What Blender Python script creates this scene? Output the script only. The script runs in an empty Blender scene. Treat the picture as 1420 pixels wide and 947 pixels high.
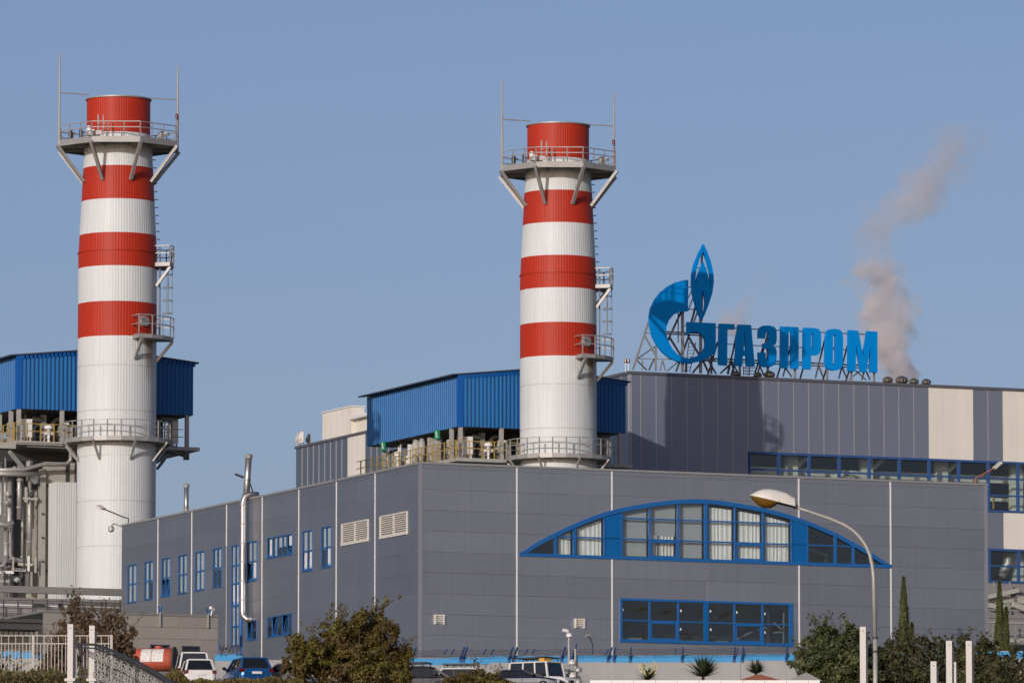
import bpy, bmesh, math, random
import numpy as np
from math import sin, cos, pi, radians, sqrt, atan2, tan
from mathutils import Vector
from mathutils.geometry import tessellate_polygon

random.seed(7)
rng = np.random.default_rng(11)
SC = bpy.context.scene
COL = SC.collection

# ------------------------------------------------------------------ camera
FPX = 9500.0                      # focal length in pixels of the 1420 px wide photograph
PITCH = radians(6.088)
CU, CV = 710.0, 473.5
cam = bpy.data.cameras.new('camera')
cam.sensor_width = 36.0
cam.lens = FPX / 1420.0 * 36.0
cam.clip_start = 1.0
cam.clip_end = 20000.0
camo = bpy.data.objects.new('camera', cam)
COL.objects.link(camo)
camo.location = (0, 0, 0)
camo.rotation_euler = (pi / 2 + PITCH, 0, 0)
SC.camera = camo
SC.render.resolution_x, SC.render.resolution_y = 1024, 682

# ------------------------------------------------------------------ light
SUN_AZ = radians(24.6)            # sun behind the camera, this far to the left
SUN_EL = radians(15.0)
world = bpy.data.worlds.new('World')
SC.world = world
world.use_nodes = True
wn = world.node_tree.nodes
wl = world.node_tree.links
bg = wn['Background']
sky = wn.new('ShaderNodeTexSky')
sky.sky_type = 'NISHITA'
sky.sun_disc = False
sky.sun_elevation = SUN_EL
sky.sun_rotation = pi + SUN_AZ
sky.altitude = 0
sky.air_density = 0.7
sky.dust_density = 1.8
sky.ozone_density = 3.0
tint = wn.new('ShaderNodeVectorMath')          # white balance of the photograph
tint.operation = 'MULTIPLY'
tint.inputs[1].default_value = (1.22, 1.0, 0.97)
wl.new(sky.outputs[0], tint.inputs[0])
wl.new(tint.outputs[0], bg.inputs['Color'])
bg.inputs['Strength'].default_value = 0.097
sun = bpy.data.lights.new('sun', 'SUN')
sun.energy = 2.45
sun.angle = radians(0.5)
sun.color = (1.0, 0.955, 0.90)
suno = bpy.data.objects.new('sun', sun)
COL.objects.link(suno)
to_sun = Vector((-sin(SUN_AZ) * cos(SUN_EL), -cos(SUN_AZ) * cos(SUN_EL), sin(SUN_EL)))
suno.rotation_euler = to_sun.to_track_quat('Z', 'Y').to_euler()
suno.location = (-60, -100, 80)
SC.view_settings.view_transform = 'Standard'
SC.view_settings.look = 'None'
SC.view_settings.gamma = 1.0
SC.view_settings.use_curve_mapping = False
SC.view_settings.exposure = 0.0
SC.cycles.volume_bounces = 3

# ------------------------------------------------------------------ the plant's own axes
# every building of the plant stands on one grid: s along its front (right and away), t along its side (left and away)
YAW = radians(90 - 66.579)
CX, CY = -5.269, 390.478
FD = (cos(YAW), sin(YAW))
LD = (-sin(YAW), cos(YAW))


def ray(u, v):
    a, b = (u - CU) / FPX, (CV - v) / FPX
    return Vector((a, cos(PITCH) - b * sin(PITCH), sin(PITCH) + b * cos(PITCH)))


def at(u, v, Y):
    d = ray(u, v)
    return d * (Y / d.y)


def st(p):
    dx, dy = p[0] - CX, p[1] - CY
    return Vector((dx * FD[0] + dy * FD[1], dx * LD[0] + dy * LD[1], p[2]))


def wd(s, t, z):
    return Vector((CX + FD[0] * s + LD[0] * t, CY + FD[1] * s + LD[1] * t, z))


def on_t(u, v, t):
    d = ray(u, v)
    k = (t + CX * LD[0] + CY * LD[1]) / (d.x * LD[0] + d.y * LD[1])
    p = st(d * k)
    return p[0], p[2]


def on_s(u, v, s):
    d = ray(u, v)
    k = (s + CX * FD[0] + CY * FD[1]) / (d.x * FD[0] + d.y * FD[1])
    p = st(d * k)
    return p[1], p[2]


def Yof(s, t):
    return wd(s, t, 0).y


# ------------------------------------------------------------------ materials
def mat(name, col, rough=0.6, metal=0.0, noise=0.08, scale=1.5, bump=0.0, bscale=20.0, spec=0.5, streak=0.0, island=0.0, each=0.0):
    m = bpy.data.materials.new(name)
    m.use_nodes = True
    nt = m.node_tree
    b = nt.nodes['Principled BSDF']
    b.inputs['Roughness'].default_value = rough
    b.inputs['Metallic'].default_value = metal
    b.inputs['Specular IOR Level'].default_value = spec
    tc = nt.nodes.new('ShaderNodeTexCoord')
    out = None
    rgb = nt.nodes.new('ShaderNodeRGB')
    rgb.outputs[0].default_value = (*col, 1)
    out = rgb.outputs[0]

    def scaled(src, lo, hi, prev):
        mr = nt.nodes.new('ShaderNodeMapRange')
        mr.inputs['To Min'].default_value = lo
        mr.inputs['To Max'].default_value = hi
        nt.links.new(src, mr.inputs['Value'])
        mx = nt.nodes.new('ShaderNodeVectorMath')
        mx.operation = 'SCALE'
        nt.links.new(prev, mx.inputs[0])
        nt.links.new(mr.outputs[0], mx.inputs['Scale'])
        return mx.outputs[0]
    if noise:
        n = nt.nodes.new('ShaderNodeTexNoise')
        n.inputs['Scale'].default_value = scale
        n.inputs['Detail'].default_value = 5
        nt.links.new(tc.outputs['Object'], n.inputs['Vector'])
        out = scaled(n.outputs['Fac'], 1 - noise * 2, 1 + noise * 2, out)
    if streak:
        mp = nt.nodes.new('ShaderNodeMapping')
        mp.inputs['Scale'].default_value = (3.0, 3.0, 0.12)
        nt.links.new(tc.outputs['Object'], mp.inputs['Vector'])
        n2 = nt.nodes.new('ShaderNodeTexNoise')
        n2.inputs['Scale'].default_value = 1.6
        n2.inputs['Detail'].default_value = 4
        nt.links.new(mp.outputs[0], n2.inputs['Vector'])
        out = scaled(n2.outputs['Fac'], 1 - streak * 2, 1 + streak * 2, out)
    if each:                       # every panel a slightly different batch of paint
        oi = nt.nodes.new('ShaderNodeObjectInfo')
        out = scaled(oi.outputs['Random'], 1 - each, 1 + each, out)
    if island:
        g = nt.nodes.new('ShaderNodeNewGeometry')
        out = scaled(g.outputs['Random Per Island'], 1 - island, 1 + island, out)
    nt.links.new(out, b.inputs['Base Color'])
    if bump:
        n3 = nt.nodes.new('ShaderNodeTexNoise')
        n3.inputs['Scale'].default_value = bscale
        nt.links.new(tc.outputs['Object'], n3.inputs['Vector'])
        bp = nt.nodes.new('ShaderNodeBump')
        bp.inputs['Strength'].default_value = bump
        bp.inputs['Distance'].default_value = 0.05
        nt.links.new(n3.outputs['Fac'], bp.inputs['Height'])
        nt.links.new(bp.outputs[0], b.inputs['Normal'])
    return m


def glass(name, tint, ior=1.5, rough=0.02, body=0.0, bodycol=(0.1, 0.12, 0.13)):
    m = bpy.data.materials.new(name)
    m.use_nodes = True
    nt = m.node_tree
    nt.nodes.clear()
    o = nt.nodes.new('ShaderNodeOutputMaterial')
    tr = nt.nodes.new('ShaderNodeBsdfTransparent')
    tr.inputs['Color'].default_value = (*tint, 1)
    gl = nt.nodes.new('ShaderNodeBsdfGlossy')
    gl.inputs['Roughness'].default_value = rough
    lw_ = nt.nodes.new('ShaderNodeLayerWeight')      # Schlick reflectance, the same from both sides of the sheet
    pw = nt.nodes.new('ShaderNodeMath')
    pw.operation = 'POWER'
    pw.inputs[1].default_value = 5.0
    nt.links.new(lw_.outputs['Facing'], pw.inputs[0])
    fr = nt.nodes.new('ShaderNodeMath')
    fr.operation = 'MULTIPLY_ADD'
    fr.inputs[1].default_value = 0.95
    fr.inputs[2].default_value = ((ior - 1) / (ior + 1)) ** 2
    nt.links.new(pw.outputs[0], fr.inputs[0])
    tc = nt.nodes.new('ShaderNodeTexCoord')
    n = nt.nodes.new('ShaderNodeTexNoise')
    n.inputs['Scale'].default_value = 0.8
    nt.links.new(tc.outputs['Object'], n.inputs['Vector'])
    bp = nt.nodes.new('ShaderNodeBump')
    bp.inputs['Strength'].default_value = 0.12
    bp.inputs['Distance'].default_value = 0.3
    nt.links.new(n.outputs['Fac'], bp.inputs['Height'])
    nt.links.new(bp.outputs[0], gl.inputs['Normal'])
    first = tr.outputs[0]
    if body:
        df = nt.nodes.new('ShaderNodeBsdfDiffuse')
        df.inputs['Color'].default_value = (*bodycol, 1)
        mb = nt.nodes.new('ShaderNodeMixShader')
        mb.inputs[0].default_value = body
        nt.links.new(tr.outputs[0], mb.inputs[1])
        nt.links.new(df.outputs[0], mb.inputs[2])
        first = mb.outputs[0]
    mx = nt.nodes.new('ShaderNodeMixShader')
    nt.links.new(fr.outputs[0], mx.inputs[0])
    nt.links.new(first, mx.inputs[1])
    nt.links.new(gl.outputs[0], mx.inputs[2])
    nt.links.new(mx.outputs[0], o.inputs['Surface'])
    return m


def leafmat(name, c1, c2, c3):
    m = bpy.data.materials.new(name)
    m.use_nodes = True
    nt = m.node_tree
    b = nt.nodes['Principled BSDF']
    b.inputs['Roughness'].default_value = 0.55
    b.inputs['Specular IOR Level'].default_value = 0.25
    g = nt.nodes.new('ShaderNodeNewGeometry')
    tc = nt.nodes.new('ShaderNodeTexCoord')
    n = nt.nodes.new('ShaderNodeTexNoise')
    n.inputs['Scale'].default_value = 0.65
    n.inputs['Detail'].default_value = 4
    nt.links.new(tc.outputs['Object'], n.inputs['Vector'])
    ad = nt.nodes.new('ShaderNodeMath')
    ad.operation = 'MULTIPLY_ADD'
    ad.inputs[1].default_value = 0.45
    nt.links.new(g.outputs['Random Per Island'], ad.inputs[0])
    mr = nt.nodes.new('ShaderNodeMapRange')
    mr.inputs['From Min'].default_value = 0.3
    mr.inputs['From Max'].default_value = 0.7
    mr.inputs['To Max'].default_value = 0.6
    nt.links.new(n.outputs['Fac'], mr.inputs['Value'])
    nt.links.new(mr.outputs[0], ad.inputs[2])
    r = nt.nodes.new('ShaderNodeValToRGB')
    r.color_ramp.elements[0].color = (*c1, 1)
    r.color_ramp.elements[1].color = (*c3, 1)
    e = r.color_ramp.elements.new(0.5)
    e.color = (*c2, 1)
    nt.links.new(ad.outputs[0], r.inputs[0])
    nt.links.new(r.outputs[0], b.inputs['Base Color'])
    return m


M = {}
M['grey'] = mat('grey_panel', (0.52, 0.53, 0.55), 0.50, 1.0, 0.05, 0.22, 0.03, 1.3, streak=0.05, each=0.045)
M['greyBL'] = mat('grey_panel_hall_dimmed_side', (0.44, 0.475, 0.51), 0.50, 1.0, 0.03, 0.25, streak=0.03)  # same coat as the front; the side's dimmer light put into the finish
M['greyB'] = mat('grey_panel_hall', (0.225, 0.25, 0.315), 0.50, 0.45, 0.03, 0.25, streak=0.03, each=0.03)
M['beige'] = mat('beige_panel', (0.72, 0.69, 0.61), 0.5, 0.0, 0.03, 0.4, streak=0.04, each=0.025)
M['strip'] = mat('seam_strip', (0.72, 0.71, 0.70), 0.4, 0.0, 0.03)
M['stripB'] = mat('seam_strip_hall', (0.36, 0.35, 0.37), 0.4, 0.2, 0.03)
M['trim'] = mat('corner_trim', (0.30, 0.30, 0.33), 0.4, 0.35, 0.04)
M['coping'] = mat('coping', (0.33, 0.32, 0.32), 0.45, 0.3, 0.06, 2)
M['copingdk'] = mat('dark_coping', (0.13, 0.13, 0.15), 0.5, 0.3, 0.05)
M['roof'] = mat('roofing', (0.12, 0.12, 0.12), 0.9)
M['inner'] = mat('interior_wall', (0.10, 0.105, 0.11), 0.8)
M['innerB'] = mat('hall_interior', (0.05, 0.05, 0.05), 0.8)
M['beamB'] = mat('interior_beam', (0.62, 0.64, 0.55), 0.6)
M['blue'] = mat('blue_frame', (0.010, 0.11, 0.34), 0.4, 0.0, 0.05, 1.0)
M['bluepanel'] = mat('blue_infill', (0.0, 0.105, 0.33), 0.35, 0.0, 0.03)
M['blueB'] = mat('blue_frame_hall', (0.03, 0.085, 0.24), 0.4, 0.0, 0.05, 1.0)
M['pane'] = glass('window_glass', (0.92, 0.945, 0.945), 1.75)
M['panedk'] = glass('dark_window_glass', (0.66, 0.70, 0.72), 2.0)
M['paneblind'] = glass('shaded_window_glass', (0.88, 0.90, 0.90), 1.8)
M['curtain'] = mat('curtain', (0.80, 0.79, 0.74), 0.9, 0, 0.03)
M['blind'] = mat('roller_blind', (0.50, 0.52, 0.52), 0.9, 0, 0.03)
M['white'] = mat('white_paint', (0.78, 0.77, 0.74), 0.45, 0, 0.03)
M['paper'] = mat('paper', (0.85, 0.85, 0.83), 0.8, 0, 0)
M['chwhite'] = mat('chimney_white', (0.59, 0.615, 0.61), 0.45, 0.0, 0.035, 0.35, spec=0.3, streak=0.06)
M['chred'] = mat('chimney_red', (0.40, 0.030, 0.012), 0.45, 0.0, 0.07, 0.35, spec=0.2, streak=0.07)
M['seam'] = mat('stained_joint', (0.47, 0.47, 0.45), 0.7, 0, 0.25, 6)
def stain(name, col, amount):
    m = mat(name, col, 0.8, 0, 0.15, 3)
    nt = m.node_tree
    b = nt.nodes['Principled BSDF']
    tc = nt.nodes.new('ShaderNodeTexCoord')
    sp = nt.nodes.new('ShaderNodeSeparateXYZ')
    nt.links.new(tc.outputs['Generated'], sp.inputs[0])
    nz = nt.nodes.new('ShaderNodeTexNoise')
    nz.inputs['Scale'].default_value = 2.2
    nz.inputs['Detail'].default_value = 6
    nt.links.new(tc.outputs['Object'], nz.inputs['Vector'])

    def mth(op, a, b_):
        n = nt.nodes.new('ShaderNodeMath')
        n.operation = op
        for i, x in enumerate((a, b_)):
            if isinstance(x, (int, float)):
                n.inputs[i].default_value = x
            else:
                nt.links.new(x, n.inputs[i])
        return n.outputs[0]
    ex = mth('MULTIPLY', mth('MULTIPLY', sp.outputs['X'], mth('SUBTRACT', 1.0, sp.outputs['X'])), 4.0)
    a = mth('MULTIPLY', mth('MULTIPLY', ex, sp.outputs['Z']), mth('MULTIPLY', nz.outputs['Fac'], amount))
    nt.links.new(mth('MINIMUM', a, 1.0), b.inputs['Alpha'])
    return m


M['rust'] = stain('rust_stain', (0.36, 0.25, 0.12), 1.7)
M['galv'] = mat('galvanised_steel', (0.34, 0.33, 0.315), 0.5, 0.3, 0.1, 1.5)
M['steel'] = mat('painted_steel', (0.36, 0.355, 0.33), 0.55, 0.0, 0.1, 1.5)
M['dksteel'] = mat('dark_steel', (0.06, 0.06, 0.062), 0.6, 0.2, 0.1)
M['pipe'] = mat('aluminium_jacket', (0.42, 0.41, 0.39), 0.48, 0.6, 0.15, 1.2)
M['inox'] = mat('stainless_flue', (0.42, 0.40, 0.38), 0.42, 0.85, 0.2, 1.0)
M['yellow'] = mat('yellow_rail', (0.37, 0.25, 0.06), 0.5, 0, 0.15, 2)
M['casing'] = mat('boiler_casing', (0.40, 0.385, 0.33), 0.6, 0, 0.05, 0.5, streak=0.05)
M['shed'] = mat('blue_cladding', (0.026, 0.145, 0.375), 0.42, 0.0, 0.06, 0.4, spec=0.3, streak=0.06)
M['shedtrim'] = mat('blue_flashing', (0.0, 0.09, 0.37), 0.4, 0, 0.03)
M['shedroof'] = mat('dark_roof_sheet', (0.05, 0.06, 0.085), 0.5, 0.3)
M['sign'] = mat('sign_blue', (0.0, 0.235, 0.66), 0.42, 0.0, 0.05, 0.3, spec=0.12, streak=0.04)
M['truss'] = mat('truss_steel', (0.10, 0.10, 0.105), 0.6, 0.3, 0.2, 1)
M['trusslt'] = mat('truss_grey_steel', (0.30, 0.29, 0.28), 0.55, 0.3, 0.2, 1)
M['vent'] = mat('turbine_vent', (0.23, 0.21, 0.18), 0.4, 0.8, 0.15, 4)
M['taupe'] = mat('taupe_concrete', (0.245, 0.228, 0.21), 0.8, 0, 0.04, 0.8, 0.05, 10, streak=0.03, each=0.04)
M['greywall'] = mat('grey_wall', (0.23, 0.225, 0.22), 0.7, 0, 0.06, 1)
M['greybeam'] = mat('grey_beam', (0.19, 0.19, 0.185), 0.6, 0.1, 0.06, 1)
M['wallwhite'] = mat('wall_white', (0.32, 0.32, 0.31), 0.8, 0, 0.06, 0.8, streak=0.05)
M['wallblue'] = mat('wall_blue', (0.03, 0.27, 0.55), 0.6, 0, 0.04, 0.8)
M['armblue'] = mat('barb_arm_blue', (0.01, 0.07, 0.22), 0.5, 0, 0.1)
M['wire'] = mat('barbed_wire', (0.10, 0.09, 0.10), 0.6, 0.5)
M['louvre'] = mat('louvre_white', (0.60, 0.57, 0.52), 0.5, 0, 0.05)
M['amber'] = mat('amber_diffuser', (0.15, 0.075, 0.010), 0.12, 0, 0.15, 6, spec=0.8)
M['lamphead'] = mat('lamp_housing', (0.66, 0.62, 0.56), 0.5, 0, 0.06, 3)
M['lamppole'] = mat('lamp_pole', (0.36, 0.35, 0.32), 0.5, 0.2, 0.1, 2)
M['post'] = mat('post_white', (0.62, 0.59, 0.54), 0.6, 0, 0.06, 2, streak=0.04)
M['picket'] = mat('picket_paint', (0.44, 0.41, 0.355), 0.6, 0, 0.12, 4)
M['curtaindim'] = mat('grey_blind', (0.50, 0.52, 0.54), 0.9, 0, 0.05)
M['navy'] = mat('navy_steel', (0.03, 0.035, 0.06), 0.5, 0.2, 0.2, 3)
M['railgrey'] = mat('bridge_rail_grey', (0.06, 0.062, 0.065), 0.7, 0.0, 0.2, 3, spec=0.2)
M['ornament'] = mat('ornament_silver', (0.30, 0.295, 0.275), 0.5, 0.2, 0.2, 3)
M['tyre'] = mat('tyre_rubber', (0.02, 0.02, 0.02), 0.9)
M['rim'] = mat('alloy_rim', (0.45, 0.45, 0.46), 0.3, 0.8)
M['carglass'] = mat('car_glass', (0.012, 0.014, 0.017), 0.06, 0, 0, spec=0.8)
M['carblue'] = mat('car_paint_blue', (0.015, 0.11, 0.34), 0.22, 0.45, 0.02)
M['carwhite'] = mat('car_paint_white', (0.66, 0.65, 0.63), 0.3, 0, 0.02)
M['carsilver'] = mat('car_paint_silver', (0.42, 0.43, 0.44), 0.3, 0.6, 0.02)
M['carblack'] = mat('car_paint_black', (0.03, 0.03, 0.035), 0.25, 0.2, 0.02)
M['carnavy'] = mat('car_paint_navy', (0.012, 0.018, 0.04), 0.4, 0.0, 0.02)
M['blackplastic'] = mat('black_plastic', (0.025, 0.025, 0.026), 0.6)
M['tail'] = mat('tail_lamp', (0.12, 0.008, 0.008), 0.15)
M['headl'] = mat('head_lamp', (0.6, 0.6, 0.6), 0.1, 0.3)
M['plate'] = mat('number_plate', (0.66, 0.66, 0.66), 0.5)
M['orange'] = mat('tank_orange', (0.42, 0.085, 0.045), 0.6, 0, 0.15, 1.5)
M['sticker'] = mat('weathered_placard', (0.62, 0.61, 0.58), 0.6, 0, 0.35, 9)
M['green'] = mat('exit_sign_green', (0.0, 0.26, 0.10), 0.5, 0, 0)
M['amberbox'] = mat('yellow_board', (0.75, 0.36, 0.03), 0.5, 0, 0.05)
M['bark'] = mat('bark', (0.10, 0.075, 0.055), 0.9, 0, 0.2, 8, 0.3, 20)
M['terra'] = mat('terracotta_tile', (0.34, 0.12, 0.06), 0.8, 0, 0.15, 6)
M['reded'] = mat('beacon_red', (0.16, 0.02, 0.03), 0.3)
M['orangepole'] = mat('rusty_arm', (0.33, 0.12, 0.06), 0.6, 0, 0.2, 5)
M['flower'] = mat('yucca_flower', (0.62, 0.58, 0.30), 0.7, 0, 0.1, 5)
M['autumn'] = leafmat('autumn_leaves', (0.066, 0.034, 0.015), (0.094, 0.068, 0.018), (0.15, 0.155, 0.024))
M['autumn2'] = leafmat('brown_leaves', (0.075, 0.046, 0.030), (0.115, 0.075, 0.045), (0.135, 0.115, 0.055))
M['evergreen'] = leafmat('evergreen_leaves', (0.026, 0.036, 0.013), (0.064, 0.078, 0.028), (0.13, 0.135, 0.052))
M['hedge'] = leafmat('hedge_leaves', (0.020, 0.026, 0.010), (0.048, 0.050, 0.019), (0.10, 0.088, 0.036))
M['cypress'] = leafmat('cypress_needles', (0.022, 0.032, 0.010), (0.050, 0.062, 0.016), (0.085, 0.092, 0.025))
M['drygrass'] = leafmat('dry_grass', (0.06, 0.045, 0.018), (0.09, 0.075, 0.025), (0.13, 0.13, 0.035))
M['yucca'] = leafmat('yucca_leaves', (0.02, 0.03, 0.014), (0.045, 0.06, 0.026), (0.10, 0.11, 0.05))
M['earth'] = mat('grassy_slope', (0.07, 0.075, 0.03), 0.95, 0, 0.25, 0.2, 0.3, 3)
M['asphalt'] = mat('asphalt', (0.055, 0.055, 0.057), 0.9, 0, 0.12, 1.0, 0.1, 30)


# ------------------------------------------------------------------ mesh helpers
class MB:
    """Collects shapes in a building's (s,t,z) or in world (x,y,z) and links them as one mesh object."""

    def __init__(self, xf=None):
        self.v, self.f, self.xf = [], [], xf

    def add(self, vs, fs):
        n = len(self.v)
        if self.xf:
            vs = [self.xf(*p) for p in vs]
        self.v += [tuple(p) for p in vs]
        self.f += [tuple(i + n for i in f) for f in fs]
        return self

    def box(self, x0, x1, y0, y1, z0, z1):
        return self.add([(x0, y0, z0), (x1, y0, z0), (x1, y1, z0), (x0, y1, z0), (x0, y0, z1), (x1, y0, z1), (x1, y1, z1), (x0, y1, z1)],
                        [(0, 3, 2, 1), (4, 5, 6, 7), (0, 1, 5, 4), (1, 2, 6, 5), (2, 3, 7, 6), (3, 0, 4, 7)])

    def tube(self, pts, r, n=8, cap=True):
        pts = [Vector(p) for p in pts]
        rs = r if isinstance(r, (list, tuple)) else [r] * len(pts)
        vs, fs = [], []
        T0 = None
        X = None
        for i, p in enumerate(pts):
            a = pts[max(0, i - 1)]
            b = pts[min(len(pts) - 1, i + 1)]
            d = (b - a).normalized()
            if X is None:
                ref = Vector((0, 0, 1)) if abs(d.z) < 0.9 else Vector((1, 0, 0))
                X = d.cross(ref).normalized()
            else:
                X = (X - d * X.dot(d)).normalized()
            Yv = d.cross(X)
            for k in range(n):
                an = 2 * pi * k / n
                vs.append(p + X * (cos(an) * rs[i]) + Yv * (sin(an) * rs[i]))
        for i in range(len(pts) - 1):
            for k in range(n):
                k2 = (k + 1) % n
                fs.append((i * n + k, i * n + k2, (i + 1) * n + k2, (i + 1) * n + k))
        if cap:
            fs.append(tuple(range(n - 1, -1, -1)))
            fs.append(tuple((len(pts) - 1) * n + k for k in range(n)))
        return self.add(vs, fs)

    def bar(self, p, q, w, h=None):
        p, q = Vector(p), Vector(q)
        h = h or w
        d = (q - p).normalized()
        ref = Vector((0, 0, 1)) if abs(d.z) < 0.95 else Vector((0, 1, 0))
        X = d.cross(ref).normalized() * (w / 2)
        Yv = d.cross(X).normalized() * (h / 2)
        vs = []
        for c in (p, q):
            vs += [c - X - Yv, c + X - Yv, c + X + Yv, c - X + Yv]
        return self.add(vs, [(0, 3, 2, 1), (4, 5, 6, 7), (0, 1, 5, 4), (1, 2, 6, 5), (2, 3, 7, 6), (3, 0, 4, 7)])

    def lathe(self, prof, c=(0, 0), n=24, cap=True, a0=0.0, a1=2 * pi):
        full = abs(a1 - a0 - 2 * pi) < 1e-6
        m = n if full else n + 1
        vs, fs = [], []
        for z, r in prof:
            for k in range(m):
                an = a0 + (a1 - a0) * k / n
                vs.append((c[0] + r * cos(an), c[1] + r * sin(an), z))
        for i in range(len(prof) - 1):
            for k in range(n):
                k2 = (k + 1) % m
                fs.append((i * m + k, i * m + k2, (i + 1) * m + k2, (i + 1) * m + k))
        if cap and full:
            fs.append(tuple(range(m - 1, -1, -1)))
            fs.append(tuple((len(prof) - 1) * m + k for k in range(m)))
        return self.add(vs, fs)

    def ribbed(self, prof, c, nrib, depth):
        m = nrib * 4
        vs, fs = [], []
        for z, r in prof:
            for k in range(m):
                an = 2 * pi * (k + (0.32 if k % 4 in (0, 2) else -0.32) * 0.5) / m
                rr = r + (depth if k % 4 in (1, 2) else 0.0)
                vs.append((c[0] + rr * cos(an), c[1] + rr * sin(an), z))
        for i in range(len(prof) - 1):
            for k in range(m):
                k2 = (k + 1) % m
                fs.append((i * m + k, i * m + k2, (i + 1) * m + k2, (i + 1) * m + k))
        return self.add(vs, fs)

    def prism(self, poly, holes, f3, d0, d1):
        """poly/holes in 2-D, f3(x,y,d) places a point at depth d."""
        loops = [list(poly)] + [list(h) for h in holes]
        flat = [p for lp in loops for p in lp]
        tris = tessellate_polygon([[Vector((p[0], p[1], 0)) for p in lp] for lp in loops])
        n = len(flat)
        vs = [f3(p[0], p[1], d0) for p in flat] + [f3(p[0], p[1], d1) for p in flat]
        fs = [tuple(t) for t in tris] + [tuple(i + n for i in reversed(t)) for t in tris]
        o = 0
        for lp in loops:
            m = len(lp)
            for k in range(m):
                a, b = o + k, o + (k + 1) % m
                fs.append((a, b, b + n, a + n))
            o += m
        return self.add(vs, fs)

    def mesh(self, name, m, org=(0, 0, 0), smooth=False, recalc=True):
        me = bpy.data.meshes.new(name)
        me.from_pydata([(p[0] - org[0], p[1] - org[1], p[2] - org[2]) for p in self.v], [], self.f)
        if recalc and len(self.f) < 20000:
            b = bmesh.new()
            b.from_mesh(me)
            bmesh.ops.recalc_face_normals(b, faces=b.faces)
            b.to_mesh(me)
            b.free()
        if smooth:
            me.polygons.foreach_set('use_smooth', [True] * len(me.polygons))
        me.materials.append(m)
        me.update()
        return me


ORG = {}


def thing(name, label, cat, p, group=None, grid=True):
    """An Empty at the thing's base; p in plant (s,t,z) when grid else world."""
    o = bpy.data.objects.new(name, None)
    COL.objects.link(o)
    o.empty_display_size = 0.5
    if grid:
        o.location = wd(*p)
        o.rotation_euler = (0, 0, YAW)
    else:
        o.location = p
    o['label'], o['category'] = label, cat
    if group:
        o['group'] = group
    ORG[o.name] = tuple(p)
    return o


def part(mb, name, m, parent, label=None, smooth=False):
    r = parent
    while r.parent:
        r = r.parent
    o = bpy.data.objects.new(name, mb.mesh(name, m, ORG[r.name], smooth))
    COL.objects.link(o)
    o.parent = parent
    if label:
        o['label'] = label
    return o


def part_islands(mb, name, m, parent):
    """One part per connected piece of mb (a panel cut in two by an opening)."""
    key = {}
    idx = [key.setdefault(tuple(round(c, 4) for c in p), len(key)) for p in mb.v]
    par = list(range(len(key)))

    def find(i):
        while par[i] != i:
            par[i] = par[par[i]]
            i = par[i]
        return i
    for f in mb.f:
        for i in f[1:]:
            par[find(idx[i])] = find(idx[f[0]])
    groups = {}
    seen = set()
    for f in mb.f:
        k = frozenset(idx[i] for i in f)
        if len(k) < 3 or k in seen:
            continue
        seen.add(k)
        groups.setdefault(find(idx[f[0]]), []).append(f)
    uniq = list(key)
    for fs in groups.values():
        q = MB()
        q.v = uniq
        used = sorted({idx[i] for f in fs for i in f})
        mp = {u: k for k, u in enumerate(used)}
        q.v = [uniq[u] for u in used]
        q.f = [g for g in (tuple(dict.fromkeys(mp[idx[i]] for i in f)) for f in fs) if len(g) > 2]
        part(q, name, m, parent)


def solo(mb, name, m, label, cat, p, group=None, grid=False, smooth=False, kind=None):
    o = bpy.data.objects.new(name, mb.mesh(name, m, p, smooth))
    COL.objects.link(o)
    if grid:
        o.location = wd(*p)
        o.rotation_euler = (0, 0, YAW)
    else:
        o.location = p
    if label:
        o['label'] = label
    if cat:
        o['category'] = cat
    if group:
        o['group'] = group
    if kind:
        o['kind'] = kind
    ORG[o.name] = tuple(p)
    return o


def dup(root, ds, dt, label):
    r = root.copy()
    COL.objects.link(r)
    g = ORG[root.name]
    ORG[r.name] = (g[0] + ds, g[1] + dt, g[2])
    r.location = wd(*ORG[r.name])
    r['label'] = label
    for ch in list(root.children):
        c = ch.copy()
        COL.objects.link(c)
        c.parent = r
        for gch in ch.children:
            d = gch.copy()
            COL.objects.link(d)
            d.parent = c
    return r


def setting(mb, name, m):
    o = bpy.data.objects.new(name, mb.mesh(name, m))
    COL.objects.link(o)
    o['kind'] = 'structure'
    return o


GZ = 20.8                          # level of the plant's yard

# ------------------------------------------------------------------ terrain
prof = [(-300, -4), (0, -1.7), (60, 2.2), (150, 7.6), (250, 13.3), (330, 17.7), (360, 20.1), (367, 20.75), (372, GZ), (420, GZ), (600, GZ), (1500, GZ), (9000, GZ)]
xs = [-9000, -2000, -600, -300, -150, -80, -40, -20, 0, 20, 40, 80, 150, 300, 600, 2000, 9000]
mb = MB()
mb.add([(x, y, z) for y, z in prof for x in xs], [(j * len(xs) + i, j * len(xs) + i + 1, (j + 1) * len(xs) + i + 1, (j + 1) * len(xs) + i) for j in range(len(prof) - 1) for i in range(len(xs) - 1)])
setting(mb, 'ground', M['earth'])
mb = MB()
mb.add([(-60, 372.5, GZ + .006), (60, 372.5, GZ + .006), (60, 383.2, GZ + .006), (-60, 383.2, GZ + .006)], [(0, 1, 2, 3)])
setting(mb, 'car_park', M['asphalt'])


def gz(y):
    for (y0, z0), (y1, z1) in zip(prof, prof[1:]):
        if y0 <= y <= y1:
            return z0 + (z1 - z0) * (y - y0) / (y1 - y0)
    return GZ


# ------------------------------------------------------------------ facade helpers
XF_FRONT = lambda t0: (lambda a, d, z: (a, t0 - d, z))
XF_LEFT = lambda s0: (lambda a, d, z: (s0 - d, a, z))


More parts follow.
